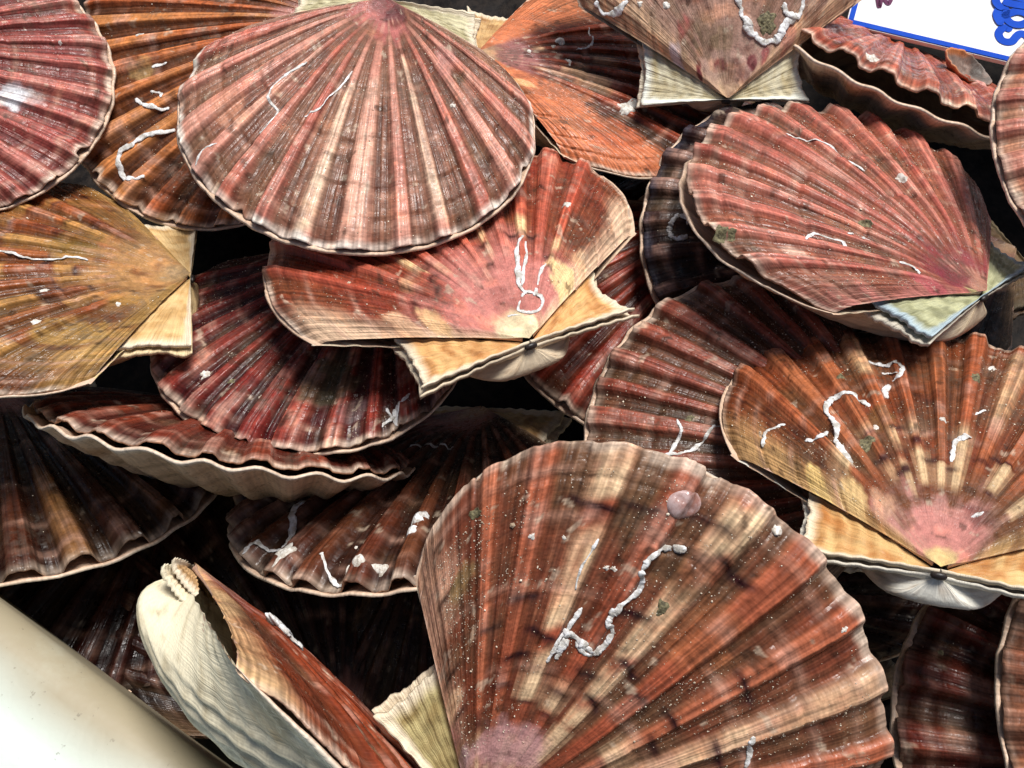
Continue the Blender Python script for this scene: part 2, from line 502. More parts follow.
        wob = 1 - 0.10 * np.sin(np.pi * B) * (1 if sgn > 0 else 0.5) + 0.035 * n.fbm(B * 9 + sgn * 5 + 20 * lower, 2.2)
        X = A * X * (1 + (wob - 1) * A)
        Y = A * Y
        Y = Y - 0.003 * n.fbm(A * 5 + 3 * sgn, 5.5 + lower) * sm(0.8, 1, B)
        z = -0.020 + 0.0 * A
        z = z + 0.0020 * np.sin(B * 44 + 2 + n(A * 3, B * 2)) * A + 0.0024 * np.sin(A * 44 + 3.5 * n(B * 3, 1.0)) * sm(0.1, 0.4, A) + 0.012 * np.sin(A * 2.6) * (1 - B) + 0.0025 * n.fbm(A * 16, B * 5 + sgn) + 0.012 * sm(0.85, 1.0, B) - 0.012 * A * (1 - B)
        z = z - 0.010 * A * A
        if lower:
            z = z - 0.018 - 0.008 * A
        th = 0.012
        X = X * p.get('xscale', 1.0)
        top = np.stack([sgn * X, Y, z], -1)
        bot = np.stack([sgn * X, Y, z - th], -1)
        c1, c2 = srgb(*p.get('ear_c', (206, 170, 118))), srgb(*p.get('ear_c2', (150, 108, 66)))
        f = n.fbm(A * 9 + 4 * sgn, B * 3 + 11 * lower, 3) + 0.10 * np.sin(A * 52 + 2.5 * n(B * 3, 1.0)) * sm(0.1, 0.5, A)
        C = mix(c1, c2, sm(-0.5, 0.7, f))
        C = mix(C, C * 0.6, sm(0.1, 0.7, n.fbm(A * 6 + 9 * sgn + 31 * lower, B * 7, 4)) * 0.7)
        C = mix(C, srgb(*p.get('ear_edge', (226, 212, 186))), np.maximum(sm(0.88, 0.98, A), sm(0.84, 0.94, B + 0.05 * n.fbm(A * 9, 4.0))) * 0.9)
        if lower:
            C = mix(C, srgb(*p.get('low', (214, 196, 168))), np.full(A.shape, 0.7))
        # one closed loop of columns: top edge to edge, then the underside back
        P = np.concatenate([top, bot[:, ::-1]], 1)
        CC = np.concatenate([C, C[:, ::-1]], 1)
        P = np.concatenate([P, (P[-1:] * 0.02 + 0.98 * P[-1:].mean(1, keepdims=True))], 0)
        # close the outer end face neatly: fold underside edge onto the top edge
        P[-1] = np.concatenate([bot[-1], bot[-1][::-1]], 0) * 0.5 + np.concatenate([top[-1], top[-1][::-1]], 0) * 0.5
        CC = np.concatenate([CC, CC[-1:]], 0)
        U = np.stack(np.broadcast_arrays(np.linspace(0, 0.5, P.shape[1])[None, :] + 0 * P[..., 0], np.linspace(0, 1, P.shape[0])[:, None] + 0 * P[..., 0]), -1)
        if sgn > 0:
            P, CC, U = P[:, ::-1], CC[:, ::-1], U[:, ::-1]
        return grid_object('ear', P * H, parent, M_EAR, CC, U, closed=True)

    # -------------------------------------------------- growths on the flat valve
    def tube(self, parent, H, path, r=0.008, material=None, name='worm_tube', lift=0.25, bumpy=0.75):
        """calcareous tube creeping over the shell along (x, y) points"""
        pts = np.array(path, float)
        t = np.arange(len(pts))
        m = max(24, 14 * (len(pts) - 1))
        tt = np.linspace(0, len(pts) - 1, m)
        def cr(v):
            vv = np.concatenate([[2 * v[0] - v[1]], v, [2 * v[-1] - v[-2]]])
            i = np.minimum(tt.astype(int), len(v) - 2)
            f = tt - i
            p0, p1, p2, p3 = vv[i], vv[i + 1], vv[i + 2], vv[i + 3]
            return 0.5 * (2 * p1 + (p2 - p0) * f + (2 * p0 - 5 * p1 + 4 * p2 - p3) * f ** 2 + (3 * p1 - p0 - 3 * p2 + p3) * f ** 3)
        x, y = cr(pts[:, 0]), cr(pts[:, 1])
        x = x + 0.55 * r * self.n.fbm(tt * 2.3, pts[0, 0] * 31, 3)
        y = y + 0.55 * r * self.n.fbm(tt * 2.1 + 40, pts[0, 0] * 31, 3)
        rad = r * (0.75 + bumpy * self.n.fbm(tt * 1.6, pts[0, 1] * 17, 3)) * np.clip(np.minimum(tt + 0.25, 0.25 + (len(pts) - 1 - tt)) * 2.2, 0.25, 1)
        gone = sm(-0.62, -0.34, self.n.fbm(tt * 0.9 + 33, pts[0, 1] * 23, 3))
        rad = rad * (0.35 + 0.65 * gone)
        z = self.surf(x, y) + rad * lift - 0.5 * r * (1 - gone)
        c = np.stack([x, y, z], -1)
        tg = np.gradient(c, axis=0); tg /= np.linalg.norm(tg, axis=1)[:, None] + 1e-9
        sd = np.cross(tg, [0, 0, 1]); sd /= np.linalg.norm(sd, axis=1)[:, None] + 1e-9
        up = np.cross(sd, tg)
        a = np.linspace(0, 2 * np.pi, 9, endpoint=False)
        side = np.where(np.cos(a)[None] > 0, self.n.fbm(tt[:, None] * 1.9 + 3, 0.5, 3), self.n.fbm(tt[:, None] * 1.9 + 51, 9.5, 3))
        rj = 0.85 * rad[:, None] * (1 + 0.03 * np.sin(np.arange(m)[:, None] * 2.2) + 0.55 * side + 0.16 * self.n(np.arange(m)[:, None] * 0.5, a[None] * 1.3))
        P = c[:, None] + rj[..., None] * (np.cos(a)[None, :, None] * sd[:, None] * 1.15 + np.sin(a)[None, :, None] * up[:, None] * 0.34)
        P = np.concatenate([c[:1, None].repeat(9, 1), P, c[-1:, None].repeat(9, 1)])
        return grid_object(name, P * H, parent, material or M_TUBE, closed=True)

    def crust(self, parent, H, x, y, r, material, name, height=0.5, squash=1.0, rot=0.0, ragged=0.3, crater=0.0):
        """a low lump (barnacle, limpet, lime crust) grown on the shell"""
        a = np.linspace(0, 2 * np.pi, 28, endpoint=False)
        rows = []
        for q in np.linspace(1, 0.0, 9):
            rr = r * q * (1 + ragged * self.n.fbm(np.cos(a) * 1.7 + x * 40, np.sin(a) * 1.7 + y * 40, 4) * (0.3 + 0.7 * q))
            lx, ly = rr * np.cos(a), rr * np.sin(a) * squash
            px = x + lx * math.cos(rot) - ly * math.sin(rot)
            py = y + lx * math.sin(rot) + ly * math.cos(rot)
            hz = height * r * (1 - q ** 2.2) - crater * height * r * (1 - sm(0.25, 0.65, q)) - 0.10 * r * (q > 0.99)
            hz = hz + 0.10 * r * ragged * self.n.fbm(px * 190, py * 190, 3)
            rows.append(np.stack([px, py, self.surf(px, py) + hz], -1))
        return grid_object(name, np.array(rows) * H, parent, material, closed=True)

    def sand(self, parent, H, count, seed, size=0.0022, cap=None):
        """scatter of sand grains, too many to count"""
        rs = np.random.RandomState(seed)
        t = (1 + 5 ** 0.5) / 2
        V = np.array([[0, 0, 1], [.894, 0, .447], [.276, .851, .447], [-.724, .526, .447], [-.724, -.526, .447], [.276, -.851, .447],
                      [0, 0, -0.6]])
        Fc = [(0, 1, 2), (0, 2, 3), (0, 3, 4), (0, 4, 5), (0, 5, 1), (6, 2, 1), (6, 3, 2), (6, 4, 3), (6, 5, 4), (6, 1, 5)]
        phi = rs.uniform(-self.pm * .93, self.pm * .93, count * 6)
        s = np.sqrt(rs.uniform(0.06, 0.94, count * 6))
        x, y = s * rim(phi, self.pm) * np.sin(phi), s * rim(phi, self.pm) * np.cos(phi)
        dens = self.n.fbm(x * 6 + 50, y * 6 + 13, 4) + 0.45 * rs.uniform(-1, 1, len(x)) - 0.35 * self.rib(phi)[0]
        keep = np.argsort(-dens)[:count * 2]
        keep = rs.permutation(keep)[:count]
        x, y = x[keep], y[keep]
        z = self.surf(x, y)
        sz = size * np.exp(rs.normal(0, 0.45, len(x)))
        ang = rs.uniform(0, 6.28, len(x))
        VV = V[None] * sz[:, None, None] * rs.uniform(0.7, 1.3, (len(x), 1, 3))
        c, s_ = np.cos(ang)[:, None], np.sin(ang)[:, None]
        vx = VV[..., 0] * c - VV[..., 1] * s_ + x[:, None]
        vy = VV[..., 0] * s_ + VV[..., 1] * c + y[:, None]
        vz = VV[..., 2] * 0.8 + z[:, None] + sz[:, None] * 0.25
        verts = (np.stack([vx, vy, vz], -1) * H).reshape(-1, 3)
        F = (np.arange(len(x))[:, None, None] * 7 + np.array(Fc)[None]).reshape(-1, 3)
        o = py_object('sand_grains', verts.tolist(), F.tolist(), parent, M_SAND, False)
        o['kind'] = 'stuff'
        return o

# world poses of the shells: umbo position (m), XYZ Euler (rad), height of the shell (m)
POSES = {
    'A': ((-0.2430, 0.1283, 0.1550), (-0.2184, 0.1056, -1.6963), 0.0949, 1.00),
    'B': ((-0.0666, 0.1642, 0.1402), (-0.1482, -0.1979, 2.0255), 0.1125, 1.00),
    'C': ((-0.0450, 0.1473, 0.1629), (-0.0905, -0.0981, 3.0236), 0.1056, 1.00),
    'D': ((0.0052, 0.0078, 0.1537), (-0.2705, 0.0620, 0.4456), 0.1138, 1.00),
    'E': ((-0.0127, 0.1502, 0.1365), (-0.3046, -0.0963, -1.4469), 0.1013, 1.00),
    'F': ((0.0814, 0.1284, 0.1328), (0.6157, 0.0466, 0.0884), 0.1053, 1.00),
    'G': ((0.1490, 0.0296, 0.1471), (-0.0506, 0.2747, 0.6844), 0.1069, 1.00),
    'H': ((0.1058, -0.0678, 0.1673), (-0.3804, -0.1717, -0.2788), 0.1104, 1.00),
    'I': ((0.1263, -0.0251, 0.1258), (-0.0248, -0.0904, 1.2874), 0.1045, 1.00),
    'J': ((-0.0095, -0.1223, 0.1295), (0.5071, 0.4288, -0.7573), 0.1095, 1.08),
    'K': ((-0.0451, 0.0812, 0.1038), (0.1632, 0.1292, 2.6224), 0.1016, 1.00),
    'L': ((-0.1124, 0.0552, 0.1217), (0.2314, 0.2466, 1.7718), 0.1010, 1.00),
    'M': ((-0.0986, 0.0414, 0.0440), (1.0026, -0.0946, 2.9907), 0.1135, 1.00),
    'N': ((-0.2031, 0.0434, 0.0657), (0.3170, -0.4044, -2.5435), 0.1148, 1.00),
    'O': ((-0.0121, 0.0382, 0.0565), (0.5201, 0.4160, 2.8570), 0.1162, 1.00),
    'P': ((-0.0873, -0.0574, 0.1415), (-1.1880, -1.3155, -1.1296), 0.1095, 1.00),
    'Q': ((0.2140, -0.1116, 0.1104), (-0.0499, -0.1258, 1.3340), 0.1045, 1.00),
    'R': ((0.2353, -0.1076, 0.1315), (-0.0473, -0.1319, 1.3928), 0.1036, 1.00),
    'S': ((0.2590, 0.0702, 0.1764), (-0.1164, -0.1694, 1.5650), 0.1034, 1.00),
    'T': ((0.1782, 0.2117, 0.0867), (0.5728, -0.1349, 2.6941), 0.1161, 1.00),
    'U': ((0.1517, 0.0751, 0.1172), (0.0000, -0.2021, 1.5893), 0.1039, 1.00),
    'W': ((0.0849, 0.1044, 0.0980), (-0.0834, -0.0636, 2.4920), 0.1074, 1.00),
}
GROWTHS = {
    'A': [
        ('spot', [(0.032, 0.683)], 0.07, (225, 225, 228), 0.95),  # highlight painted in as white pigment
        ('spot', [(0.031, 0.75)], 0.05, (205, 190, 186), 0.6),
        ('crust', [(-0.261, 0.758)], 0.008, 'barn'),
    ],
    'B': [
        ('tube', [(-0.164, 0.667), (-0.149, 0.762), (-0.154, 0.81), (-0.169, 0.861), (-0.218, 0.886), (-0.267, 0.863), (-0.282, 0.816)], 0.012),
        ('tube', [(0.012, 0.745), (-0.042, 0.724), (-0.072, 0.681), (-0.078, 0.654)], 0.008),
        ('tube', [(0.014, 0.69), (-0.013, 0.663), (-0.039, 0.662)], 0.006),
        ('crust', [(0.233, 0.645)], 0.013, 'barn'),
        ('tube', [(0.099, 0.652), (0.094, 0.625), (0.09, 0.6)], 0.007),
        ('spot', [(0.103, 0.694)], 0.05, (190, 160, 110), 0.5),
        ('spot', [(-0.4, 0.697)], 0.16, (60, 40, 34), 0.6),
    ],
    'C': [
        ('tube', [(0.193, 0.362), (0.237, 0.413), (0.267, 0.453), (0.284, 0.517), (0.246, 0.558), (0.252, 0.603), (0.281, 0.652)], 0.0065),
        ('tube', [(0.047, 0.362), (0.067, 0.424), (0.095, 0.479), (0.116, 0.544), (0.159, 0.568)], 0.005),
        ('tube', [(0.398, 0.717), (0.427, 0.735), (0.44, 0.756), (0.447, 0.799)], 0.006),
        ('pale', [(-0.121, 0.28), (-0.258, 0.901)], 0.9),
        ('pale', [(0.036, 0.418), (0.176, 0.935)], 0.95),
        ('pale', [(0.133, 0.291), (0.386, 0.59)], 0.5),
        ('pale', [(-0.063, 0.377), (-0.051, 0.975)], 0.35),
        ('spot', [(-0.306, 0.306)], 0.07, (214, 160, 150), 0.6),
        ('spot', [(-0.412, 0.43)], 0.07, (196, 140, 120), 0.6),
        ('spot', [(0.451, 0.643)], 0.07, (206, 150, 122), 0.6),
        ('spot', [(-0.375, 0.396)], 0.03, (100, 86, 60), 0.5),
        ('spot', [(-0.053, 0.084)], 0.06, (84, 44, 48), 0.7),
        ('spot', [(0.284, 0.489)], 0.1, (160, 108, 94), 0.6),
        ('crust', [(-0.472, 0.562)], 0.008, 'barn'),
        ('crust', [(-0.293, 0.433)], 0.009, 'barn'),
    ],
    'D': [
        ('tube', [(0.159, 0.367), (0.126, 0.326), (0.092, 0.261), (0.069, 0.202), (0.068, 0.167), (0.088, 0.146), (0.095, 0.112), (0.075, 0.085), (0.048, 0.091), (0.026, 0.113), (0.051, 0.152), (0.073, 0.159)], 0.0075),
        ('tube', [(0.166, 0.234), (0.133, 0.2), (0.108, 0.169), (0.084, 0.138)], 0.0055),
        ('tube', [(0.156, 0.342), (0.134, 0.284), (0.1, 0.24), (0.071, 0.186)], 0.005),
        ('tube', [(-0.012, 0.107), (0.005, 0.106), (0.02, 0.093)], 0.004),
        ('pale', [(0.223, 0.445), (0.185, 0.375)], 1.0),
        ('pale', [(0.244, 0.318), (0.21, 0.283)], 1.0),
        ('pale', [(0.058, 0.495), (0.046, 0.406)], 1.0),
        ('pale', [(0.035, 0.374), (0.027, 0.314)], 1.0),
        ('pale', [(-0.146, 0.436), (-0.142, 0.349)], 1.0),
        ('pale', [(-0.092, 0.351), (-0.079, 0.303)], 0.8),
        ('mark', [(0.183, 0.364)], 0.8),
        ('mark', [(0.14, 0.401)], 0.8),
        ('mark', [(0.188, 0.253)], 0.7),
        ('mark', [(0.046, 0.384)], 0.7),
        ('mark', [(0.026, 0.299)], 0.7),
        ('mark', [(-0.134, 0.324)], 0.7),
        ('mark', [(-0.149, 0.272)], 0.7),
        ('mark', [(-0.225, 0.252)], 0.7),
        ('mark', [(0.21, 0.156)], 0.9),
        ('spot', [(0.253, 0.22)], 0.075, (244, 214, 160), 0.9),
        ('spot', [(0.371, 0.288)], 0.06, (240, 200, 160), 0.7),
        ('spot', [(-0.284, 0.233)], 0.06, (240, 200, 150), 0.8),
        ('spot', [(-0.417, 0.299)], 0.07, (236, 196, 160), 0.7),
        ('spot', [(-0.012, 0.028)], 0.1, (250, 236, 196), 0.95),
        ('crust', [(0.346, 0.45)], 0.014, 'barn'),
        ('crust', [(-0.35, 0.423)], 0.006, 'sand'),
    ],
    'E': [
        ('crust', [(0.247, 0.555)], 0.075, 'barn', 0.12, 0.5),
        ('crust', [(-0.108, 0.336)], 0.022, 'barn', 0.3, 0.7),
        ('crust', [(-0.066, 0.3)], 0.014, 'barn', 0.3, 0.7),
        ('crust', [(0.015, 0.349)], 0.02, 'barn', 0.25, 0.6),
        ('crust', [(-0.03, 0.2)], 0.012, 'barn', 0.3, 0.8),
        ('tube', [(-0.23, 0.477), (-0.151, 0.48), (-0.087, 0.443), (-0.067, 0.393)], 0.006),
        ('spot', [(0.308, 0.328)], 0.16, (206, 128, 90), 0.8),
        ('spot', [(0.254, 0.199)], 0.05, (232, 190, 140), 0.8),
        ('spot', [(0.008, 0.154)], 0.09, (176, 120, 116), 0.7),
        ('spot', [(0.48, 0.555)], 0.14, (190, 104, 70), 0.7),
        ('mark', [(0.254, 0.199)], 0.9),
    ],
    'F': [
        ('tube', [(0.032, 0.346), (0.049, 0.291), (0.069, 0.243), (0.101, 0.204), (0.141, 0.186), (0.178, 0.206), (0.208, 0.246), (0.238, 0.28)], 0.018),
        ('tube', [(0.202, 0.322), (0.216, 0.284), (0.248, 0.273), (0.271, 0.3), (0.275, 0.341)], 0.011),
        ('tube', [(-0.463, 0.352), (-0.436, 0.315), (-0.394, 0.31), (-0.361, 0.34)], 0.016),
        ('crust', [(0.135, 0.255)], 0.05, 'weed', 0.12, 0.7),
        ('crust', [(-0.223, 0.32)], 0.014, 'barn'),
        ('crust', [(-0.315, 0.329)], 0.012, 'barn'),
        ('spot', [(-0.175, 0.268)], 0.05, (176, 96, 92), 0.8),
        ('spot', [(-0.266, 0.209)], 0.05, (206, 190, 200), 0.7),
        ('spot', [(-0.028, 0.121)], 0.03, (120, 44, 56), 0.8),
        ('spot', [(0.1, 0.142)], 0.03, (140, 60, 72), 0.8),
        ('spot', [(-0.135, 0.141)], 0.02, (150, 60, 60), 0.8),
        ('spot', [(-0.072, 0.077)], 0.06, (190, 160, 140), 0.6),
        ('spot', [(-0.105, 0.216)], 0.09, (136, 112, 90), 0.7),
        ('spot', [(-0.143, 0.12)], 0.02, (110, 40, 50), 0.9),
        ('spot', [(0.166, 0.175)], 0.03, (150, 60, 74), 0.7),
        ('spot', [(0.296, 0.258)], 0.06, (190, 130, 116), 0.7),
        ('spot', [(-0.026, 0.197)], 0.05, (150, 130, 100), 0.6),
    ],
    'G': [
        ('tube', [(0.043, 0.889), (0.038, 0.854), (0.054, 0.815), (0.069, 0.77), (0.089, 0.73), (0.102, 0.681), (0.108, 0.635), (0.113, 0.544)], 0.006),
        ('crust', [(0.041, 0.865)], 0.02, 'tube', 0.4, 0.6),
        ('tube', [(-0.239, 0.37), (-0.209, 0.354), (-0.199, 0.328), (-0.172, 0.298), (-0.162, 0.272)], 0.006),
        ('tube', [(-0.375, 0.423), (-0.337, 0.433), (-0.312, 0.43), (-0.29, 0.393), (-0.267, 0.365), (-0.283, 0.338)], 0.006),
        ('crust', [(-0.55, 0.593)], 0.032, 'weed', 0.12, 0.6),
        ('crust', [(0.193, 0.45)], 0.02, 'barn', 0.2),
        ('crust', [(-0.128, 0.373)], 0.022, 'weed', 0.12, 0.6),
        ('tube', [(-0.188, 0.211), (-0.169, 0.191), (-0.156, 0.164), (-0.16, 0.151)], 0.005),
        ('crust', [(0.119, 0.685)], 0.008, 'barn'),
        ('crust', [(-0.533, 0.564)], 0.016, 'weed', 0.12),
        ('spot', [(-0.559, 0.523)], 0.05, (226, 190, 170), 0.7),
        ('spot', [(-0.425, 0.82)], 0.07, (200, 130, 114), 0.6),
        ('spot', [(-0.054, 0.097)], 0.07, (132, 52, 66), 0.8),
        ('spot', [(-0.257, 0.162)], 0.07, (206, 110, 116), 0.7),
        ('spot', [(-0.078, 0.037)], 0.03, (190, 180, 130), 0.8),
    ],
    'H': [
        ('tube', [(-0.171, 0.516), (-0.2, 0.536), (-0.229, 0.547), (-0.26, 0.543), (-0.277, 0.52), (-0.285, 0.455), (-0.27, 0.428), (-0.256, 0.394), (-0.25, 0.349), (-0.228, 0.306), (-0.21, 0.275)], 0.01),
        ('tube', [(-0.329, 0.344), (-0.309, 0.346), (-0.29, 0.355), (-0.273, 0.389)], 0.008),
        ('tube', [(-0.188, 0.737), (-0.164, 0.733), (-0.139, 0.729), (-0.113, 0.726), (-0.099, 0.699), (-0.106, 0.664), (-0.129, 0.643), (-0.139, 0.603), (-0.138, 0.566)], 0.009),
        ('tube', [(-0.429, 0.318), (-0.43, 0.347), (-0.425, 0.37), (-0.404, 0.388), (-0.383, 0.403)], 0.007),
        ('tube', [(0.068, 0.451), (0.051, 0.43), (0.036, 0.414), (0.026, 0.379), (0.025, 0.339)], 0.01),
        ('tube', [(-0.151, 0.686), (-0.131, 0.691), (-0.114, 0.676)], 0.006),
        ('crust', [(-0.257, 0.624)], 0.018, 'weed', 0.12, 0.7),
        ('crust', [(0.141, 0.801)], 0.012, 'barn'),
        ('crust', [(0.079, 0.177)], 0.014, 'tube', 0.4, 0.5),
        ('crust', [(0.002, 0.488)], 0.01, 'barn'),
        ('crust', [(-0.158, 0.432)], 0.009, 'barn'),
        ('crust', [(-0.18, 0.355)], 0.03, 'weed', 0.12, 0.6),
        ('crust', [(0.089, 0.709)], 0.02, 'weed', 0.12),
        ('tube', [(0.083, 0.548), (0.096, 0.565), (0.111, 0.577)], 0.005),
        ('pale', [(-0.268, 0.838), (-0.19, 0.656)], 0.75),
        ('pale', [(-0.116, 0.422), (-0.1, 0.344)], 1),
        ('pale', [(0.192, 0.875), (0.086, 0.497)], 0.7),
        ('pale', [(-0.086, 0.309), (-0.069, 0.208)], 0.95),
        ('pale', [(0.079, 0.421), (0.043, 0.239)], 0.95),
        ('mark', [(-0.11, 0.441)], 0.8),
        ('mark', [(-0.028, 0.34)], 0.7),
        ('mark', [(-0.097, 0.275)], 0.7),
        ('mark', [(0.023, 0.315)], 0.7),
        ('mark', [(0.092, 0.357)], 0.7),
        ('mark', [(0.134, 0.376)], 0.7),
        ('mark', [(-0.21, 0.188)], 0.7),
        ('mark', [(-0.144, 0.293)], 0.7),
        ('spot', [(-0.438, 0.303)], 0.06, (238, 206, 140), 0.8),
        ('spot', [(-0.271, 0.228)], 0.07, (238, 206, 150), 0.8),
        ('spot', [(-0.163, 0.182)], 0.05, (224, 180, 150), 0.6),
        ('spot', [(0.014, 0.092)], 0.11, (216, 150, 140), 0.9),
        ('spot', [(0.002, 0.017)], 0.06, (232, 208, 150), 0.9),
        ('spot', [(-0.15, 0.486)], 0.05, (110, 92, 56), 0.6),
    ],
    'I': [
        ('tube', [(-0.145, 0.835), (-0.144, 0.796), (-0.141, 0.758), (-0.132, 0.727), (-0.117, 0.694), (-0.089, 0.664), (-0.061, 0.646), (-0.024, 0.632), (-0.004, 0.609), (0.008, 0.587)], 0.008),
        ('tube', [(-0.019, 0.739), (-0.041, 0.722), (-0.064, 0.717), (-0.103, 0.727), (-0.131, 0.736)], 0.007),
        ('crust', [(-0.003, 0.703)], 0.018, 'weed', 0.12, 0.8),
    ],
    'J': [
        ('tube', [(-0.188, 0.79), (-0.209, 0.771), (-0.227, 0.75), (-0.231, 0.722), (-0.225, 0.694), (-0.206, 0.675), (-0.19, 0.648), (-0.194, 0.605), (-0.191, 0.577), (-0.178, 0.56), (-0.154, 0.548), (-0.143, 0.521), (-0.143, 0.495), (-0.165, 0.488), (-0.188, 0.485), (-0.209, 0.477), (-0.22, 0.461), (-0.212, 0.427), (-0.198, 0.394)], 0.0095),
        ('tube', [(-0.335, 0.667), (-0.323, 0.634), (-0.312, 0.598), (-0.283, 0.553)], 0.004),
        ('tube', [(-0.239, 0.535), (-0.231, 0.505), (-0.22, 0.475)], 0.0055),
        ('tube', [(-0.205, 0.465), (-0.199, 0.436), (-0.187, 0.414)], 0.009),
        ('tube', [(-0.19, 0.475), (-0.165, 0.477), (-0.143, 0.481)], 0.006),
        ('crust', [(-0.27, 0.853)], 0.042, 'limpet', 0.24),
        ('crust', [(-0.085, 0.963)], 0.013, 'barn', 0.6),
        ('crust', [(-0.13, 0.67)], 0.024, 'weed', 0.12, 0.5),
        ('crust', [(-0.548, 0.493)], 0.02, 'weed', 0.12, 0.5),
        ('tube', [(0.222, 0.633), (0.228, 0.611), (0.25, 0.602), (0.271, 0.568)], 0.008),
        ('crust', [(0.163, 0.936)], 0.007, 'barn'),
        ('crust', [(-0.272, 0.635)], 0.007, 'barn'),
        ('crust', [(-0.433, 0.56)], 0.008, 'barn'),
        ('crust', [(-0.381, 0.607)], 0.006, 'barn'),
        ('crust', [(-0.26, 0.645)], 0.007, 'barn'),
        ('pale', [(-0.461, 0.801), (-0.395, 0.699)], 1.0),
        ('pale', [(-0.361, 0.63), (-0.257, 0.431)], 0.9),
        ('pale', [(-0.112, 0.961), (-0.098, 0.837)], 1.0),
        ('pale', [(-0.079, 0.745), (-0.074, 0.536)], 1.0),
        ('pale', [(-0.067, 0.501), (-0.062, 0.416)], 1.0),
        ('pale', [(-0.06, 0.379), (-0.055, 0.325)], 0.9),
        ('pale', [(0.366, 0.905), (0.128, 0.416)], 0.75),
        ('pale', [(-0.21, 0.387), (-0.16, 0.284)], 0.9),
        ('mark', [(-0.389, 0.7)], 1),
        ('mark', [(-0.248, 0.424)], 1),
        ('mark', [(-0.085, 0.839)], 1),
        ('mark', [(-0.072, 0.524)], 1),
        ('mark', [(-0.061, 0.41)], 0.9),
        ('mark', [(0.204, 0.544)], 1),
        ('mark', [(0.129, 0.686)], 0.9),
        ('mark', [(0.078, 0.516)], 0.9),
        ('mark', [(-0.332, 0.441)], 1),
        ('mark', [(-0.324, 0.337)], 0.9),
        ('mark', [(-0.245, 0.344)], 0.9),
        ('mark', [(-0.431, 0.313)], 0.8),
        ('mark', [(-0.292, 0.194)], 0.8),
        ('mark', [(-0.217, 0.152)], 0.7),
        ('mark', [(-0.32, 0.787)], 0.9),
        ('mark', [(-0.195, 0.863)], 0.7),
        ('mark', [(-0.16, 0.607)], 0.9),
        ('mark', [(-0.12, 0.441)], 0.8),
        ('mark', [(-0.129, 0.375)], 0.7),
        ('mark', [(0.101, 0.453)], 0.8),
        ('mark', [(0.001, 0.496)], 0.8),
        ('mark', [(-0.215, 0.273)], 0.8),
        ('spot', [(-0.363, 0.24)], 0.05, (240, 206, 170), 0.8),
        ('spot', [(-0.3, 0.169)], 0.05, (226, 170, 160), 0.8),
        ('spot', [(-0.2, 0.124)], 0.05, (222, 190, 196), 0.7),
        ('spot', [(-0.029, 0.692)], 0.1, (170, 110, 74), 0.5),
        ('spot', [(-0.104, 0.204)], 0.09, (216, 170, 168), 0.8),
        ('spot', [(-0.146, 0.763)], 0.07, (110, 84, 60), 0.6),
        ('spot', [(-0.564, 0.495)], 0.05, (150, 130, 90), 0.6),
    ],
    'K': [
        ('crust', [(-0.475, 0.657)], 0.03, 'tube', 0.15, 0.4),
        ('tube', [(-0.491, 0.596), (-0.482, 0.639), (-0.478, 0.688), (-0.47, 0.73)], 0.01),
        ('tube', [(-0.446, 0.664), (-0.474, 0.682), (-0.504, 0.693)], 0.007),
        ('crust', [(0.16, 0.842)], 0.018, 'barn', 0.3),
        ('crust', [(-0.066, 0.832)], 0.008, 'sand'),
        ('crust', [(0.063, 0.824)], 0.014, 'weed', 0.12),
        ('spot', [(-0.234, 0.699)], 0.11, (96, 92, 72), 0.75),
        ('spot', [(-0.211, 0.622)], 0.07, (104, 100, 78), 0.7),
        ('spot', [(-0.388, 0.776)], 0.06, (150, 140, 140), 0.3),
    ],
    'L': [
        ('tube', [(0.045, 0.611), (0.031, 0.555), (0.022, 0.506), (0.02, 0.414), (0.028, 0.368), (0.018, 0.327)], 0.0075),
        ('crust', [(-0.29, 0.445)], 0.016, 'barn', 0.2),
        ('crust', [(-0.138, 0.441)], 0.014, 'barn', 0.2, 0.6),
        ('crust', [(-0.194, 0.216)], 0.01, 'barn', 0.4),
        ('spot', [(0.104, 0.392)], 0.1, (140, 116, 60), 0.6),
        ('spot', [(-0.209, 0.239)], 0.05, (196, 150, 80), 0.6),
        ('spot', [(-0.31, 0.491)], 0.16, (120, 84, 50), 0.5),
        ('spot', [(-0.424, 0.434)], 0.12, (196, 160, 96), 0.7),
        ('mark', [(-0.194, 0.225)], 0.9),
        ('mark', [(-0.042, 0.361)], 0.8),
        ('mark', [(-0.137, 0.396)], 0.8),
        ('mark', [(-0.124, 0.307)], 0.8),
        ('mark', [(-0.188, 0.449)], 0.8),
        ('mark', [(-0.009, 0.471)], 0.8),
    ],
    'N': [
        ('pale', [(-0.008, 0.612), (0.02, 1.089)], 0.9),
        ('pale', [(-0.187, 0.772), (-0.268, 1.14)], 0.5),
        ('crust', [(-0.097, 0.991)], 0.006, 'barn'),
    ],
    'O': [
        ('tube', [(0.273, 0.942), (0.266, 0.911), (0.241, 0.897), (0.202, 0.885), (0.174, 0.861), (0.197, 0.804), (0.225, 0.745), (0.221, 0.701)], 0.012),
        ('crust', [(-0.133, 0.925)], 0.02, 'barn', 0.7),
        ('crust', [(-0.185, 0.911)], 0.02, 'barn', 0.7),
        ('crust', [(-0.104, 0.953)], 0.013, 'barn', 0.7),
        ('crust', [(-0.196, 0.727)], 0.03, 'tube', 0.4, 0.7),
        ('crust', [(-0.206, 0.779)], 0.022, 'tube', 0.4, 0.7),
        ('crust', [(0.129, 0.926)], 0.04, 'barn', 0.12, 0.5),
        ('tube', [(0.002, 0.913), (-0.022, 0.941), (-0.057, 0.966), (-0.092, 0.968), (-0.106, 0.952)], 0.008),
        ('crust', [(-0.058, 0.846)], 0.006, 'barn'),
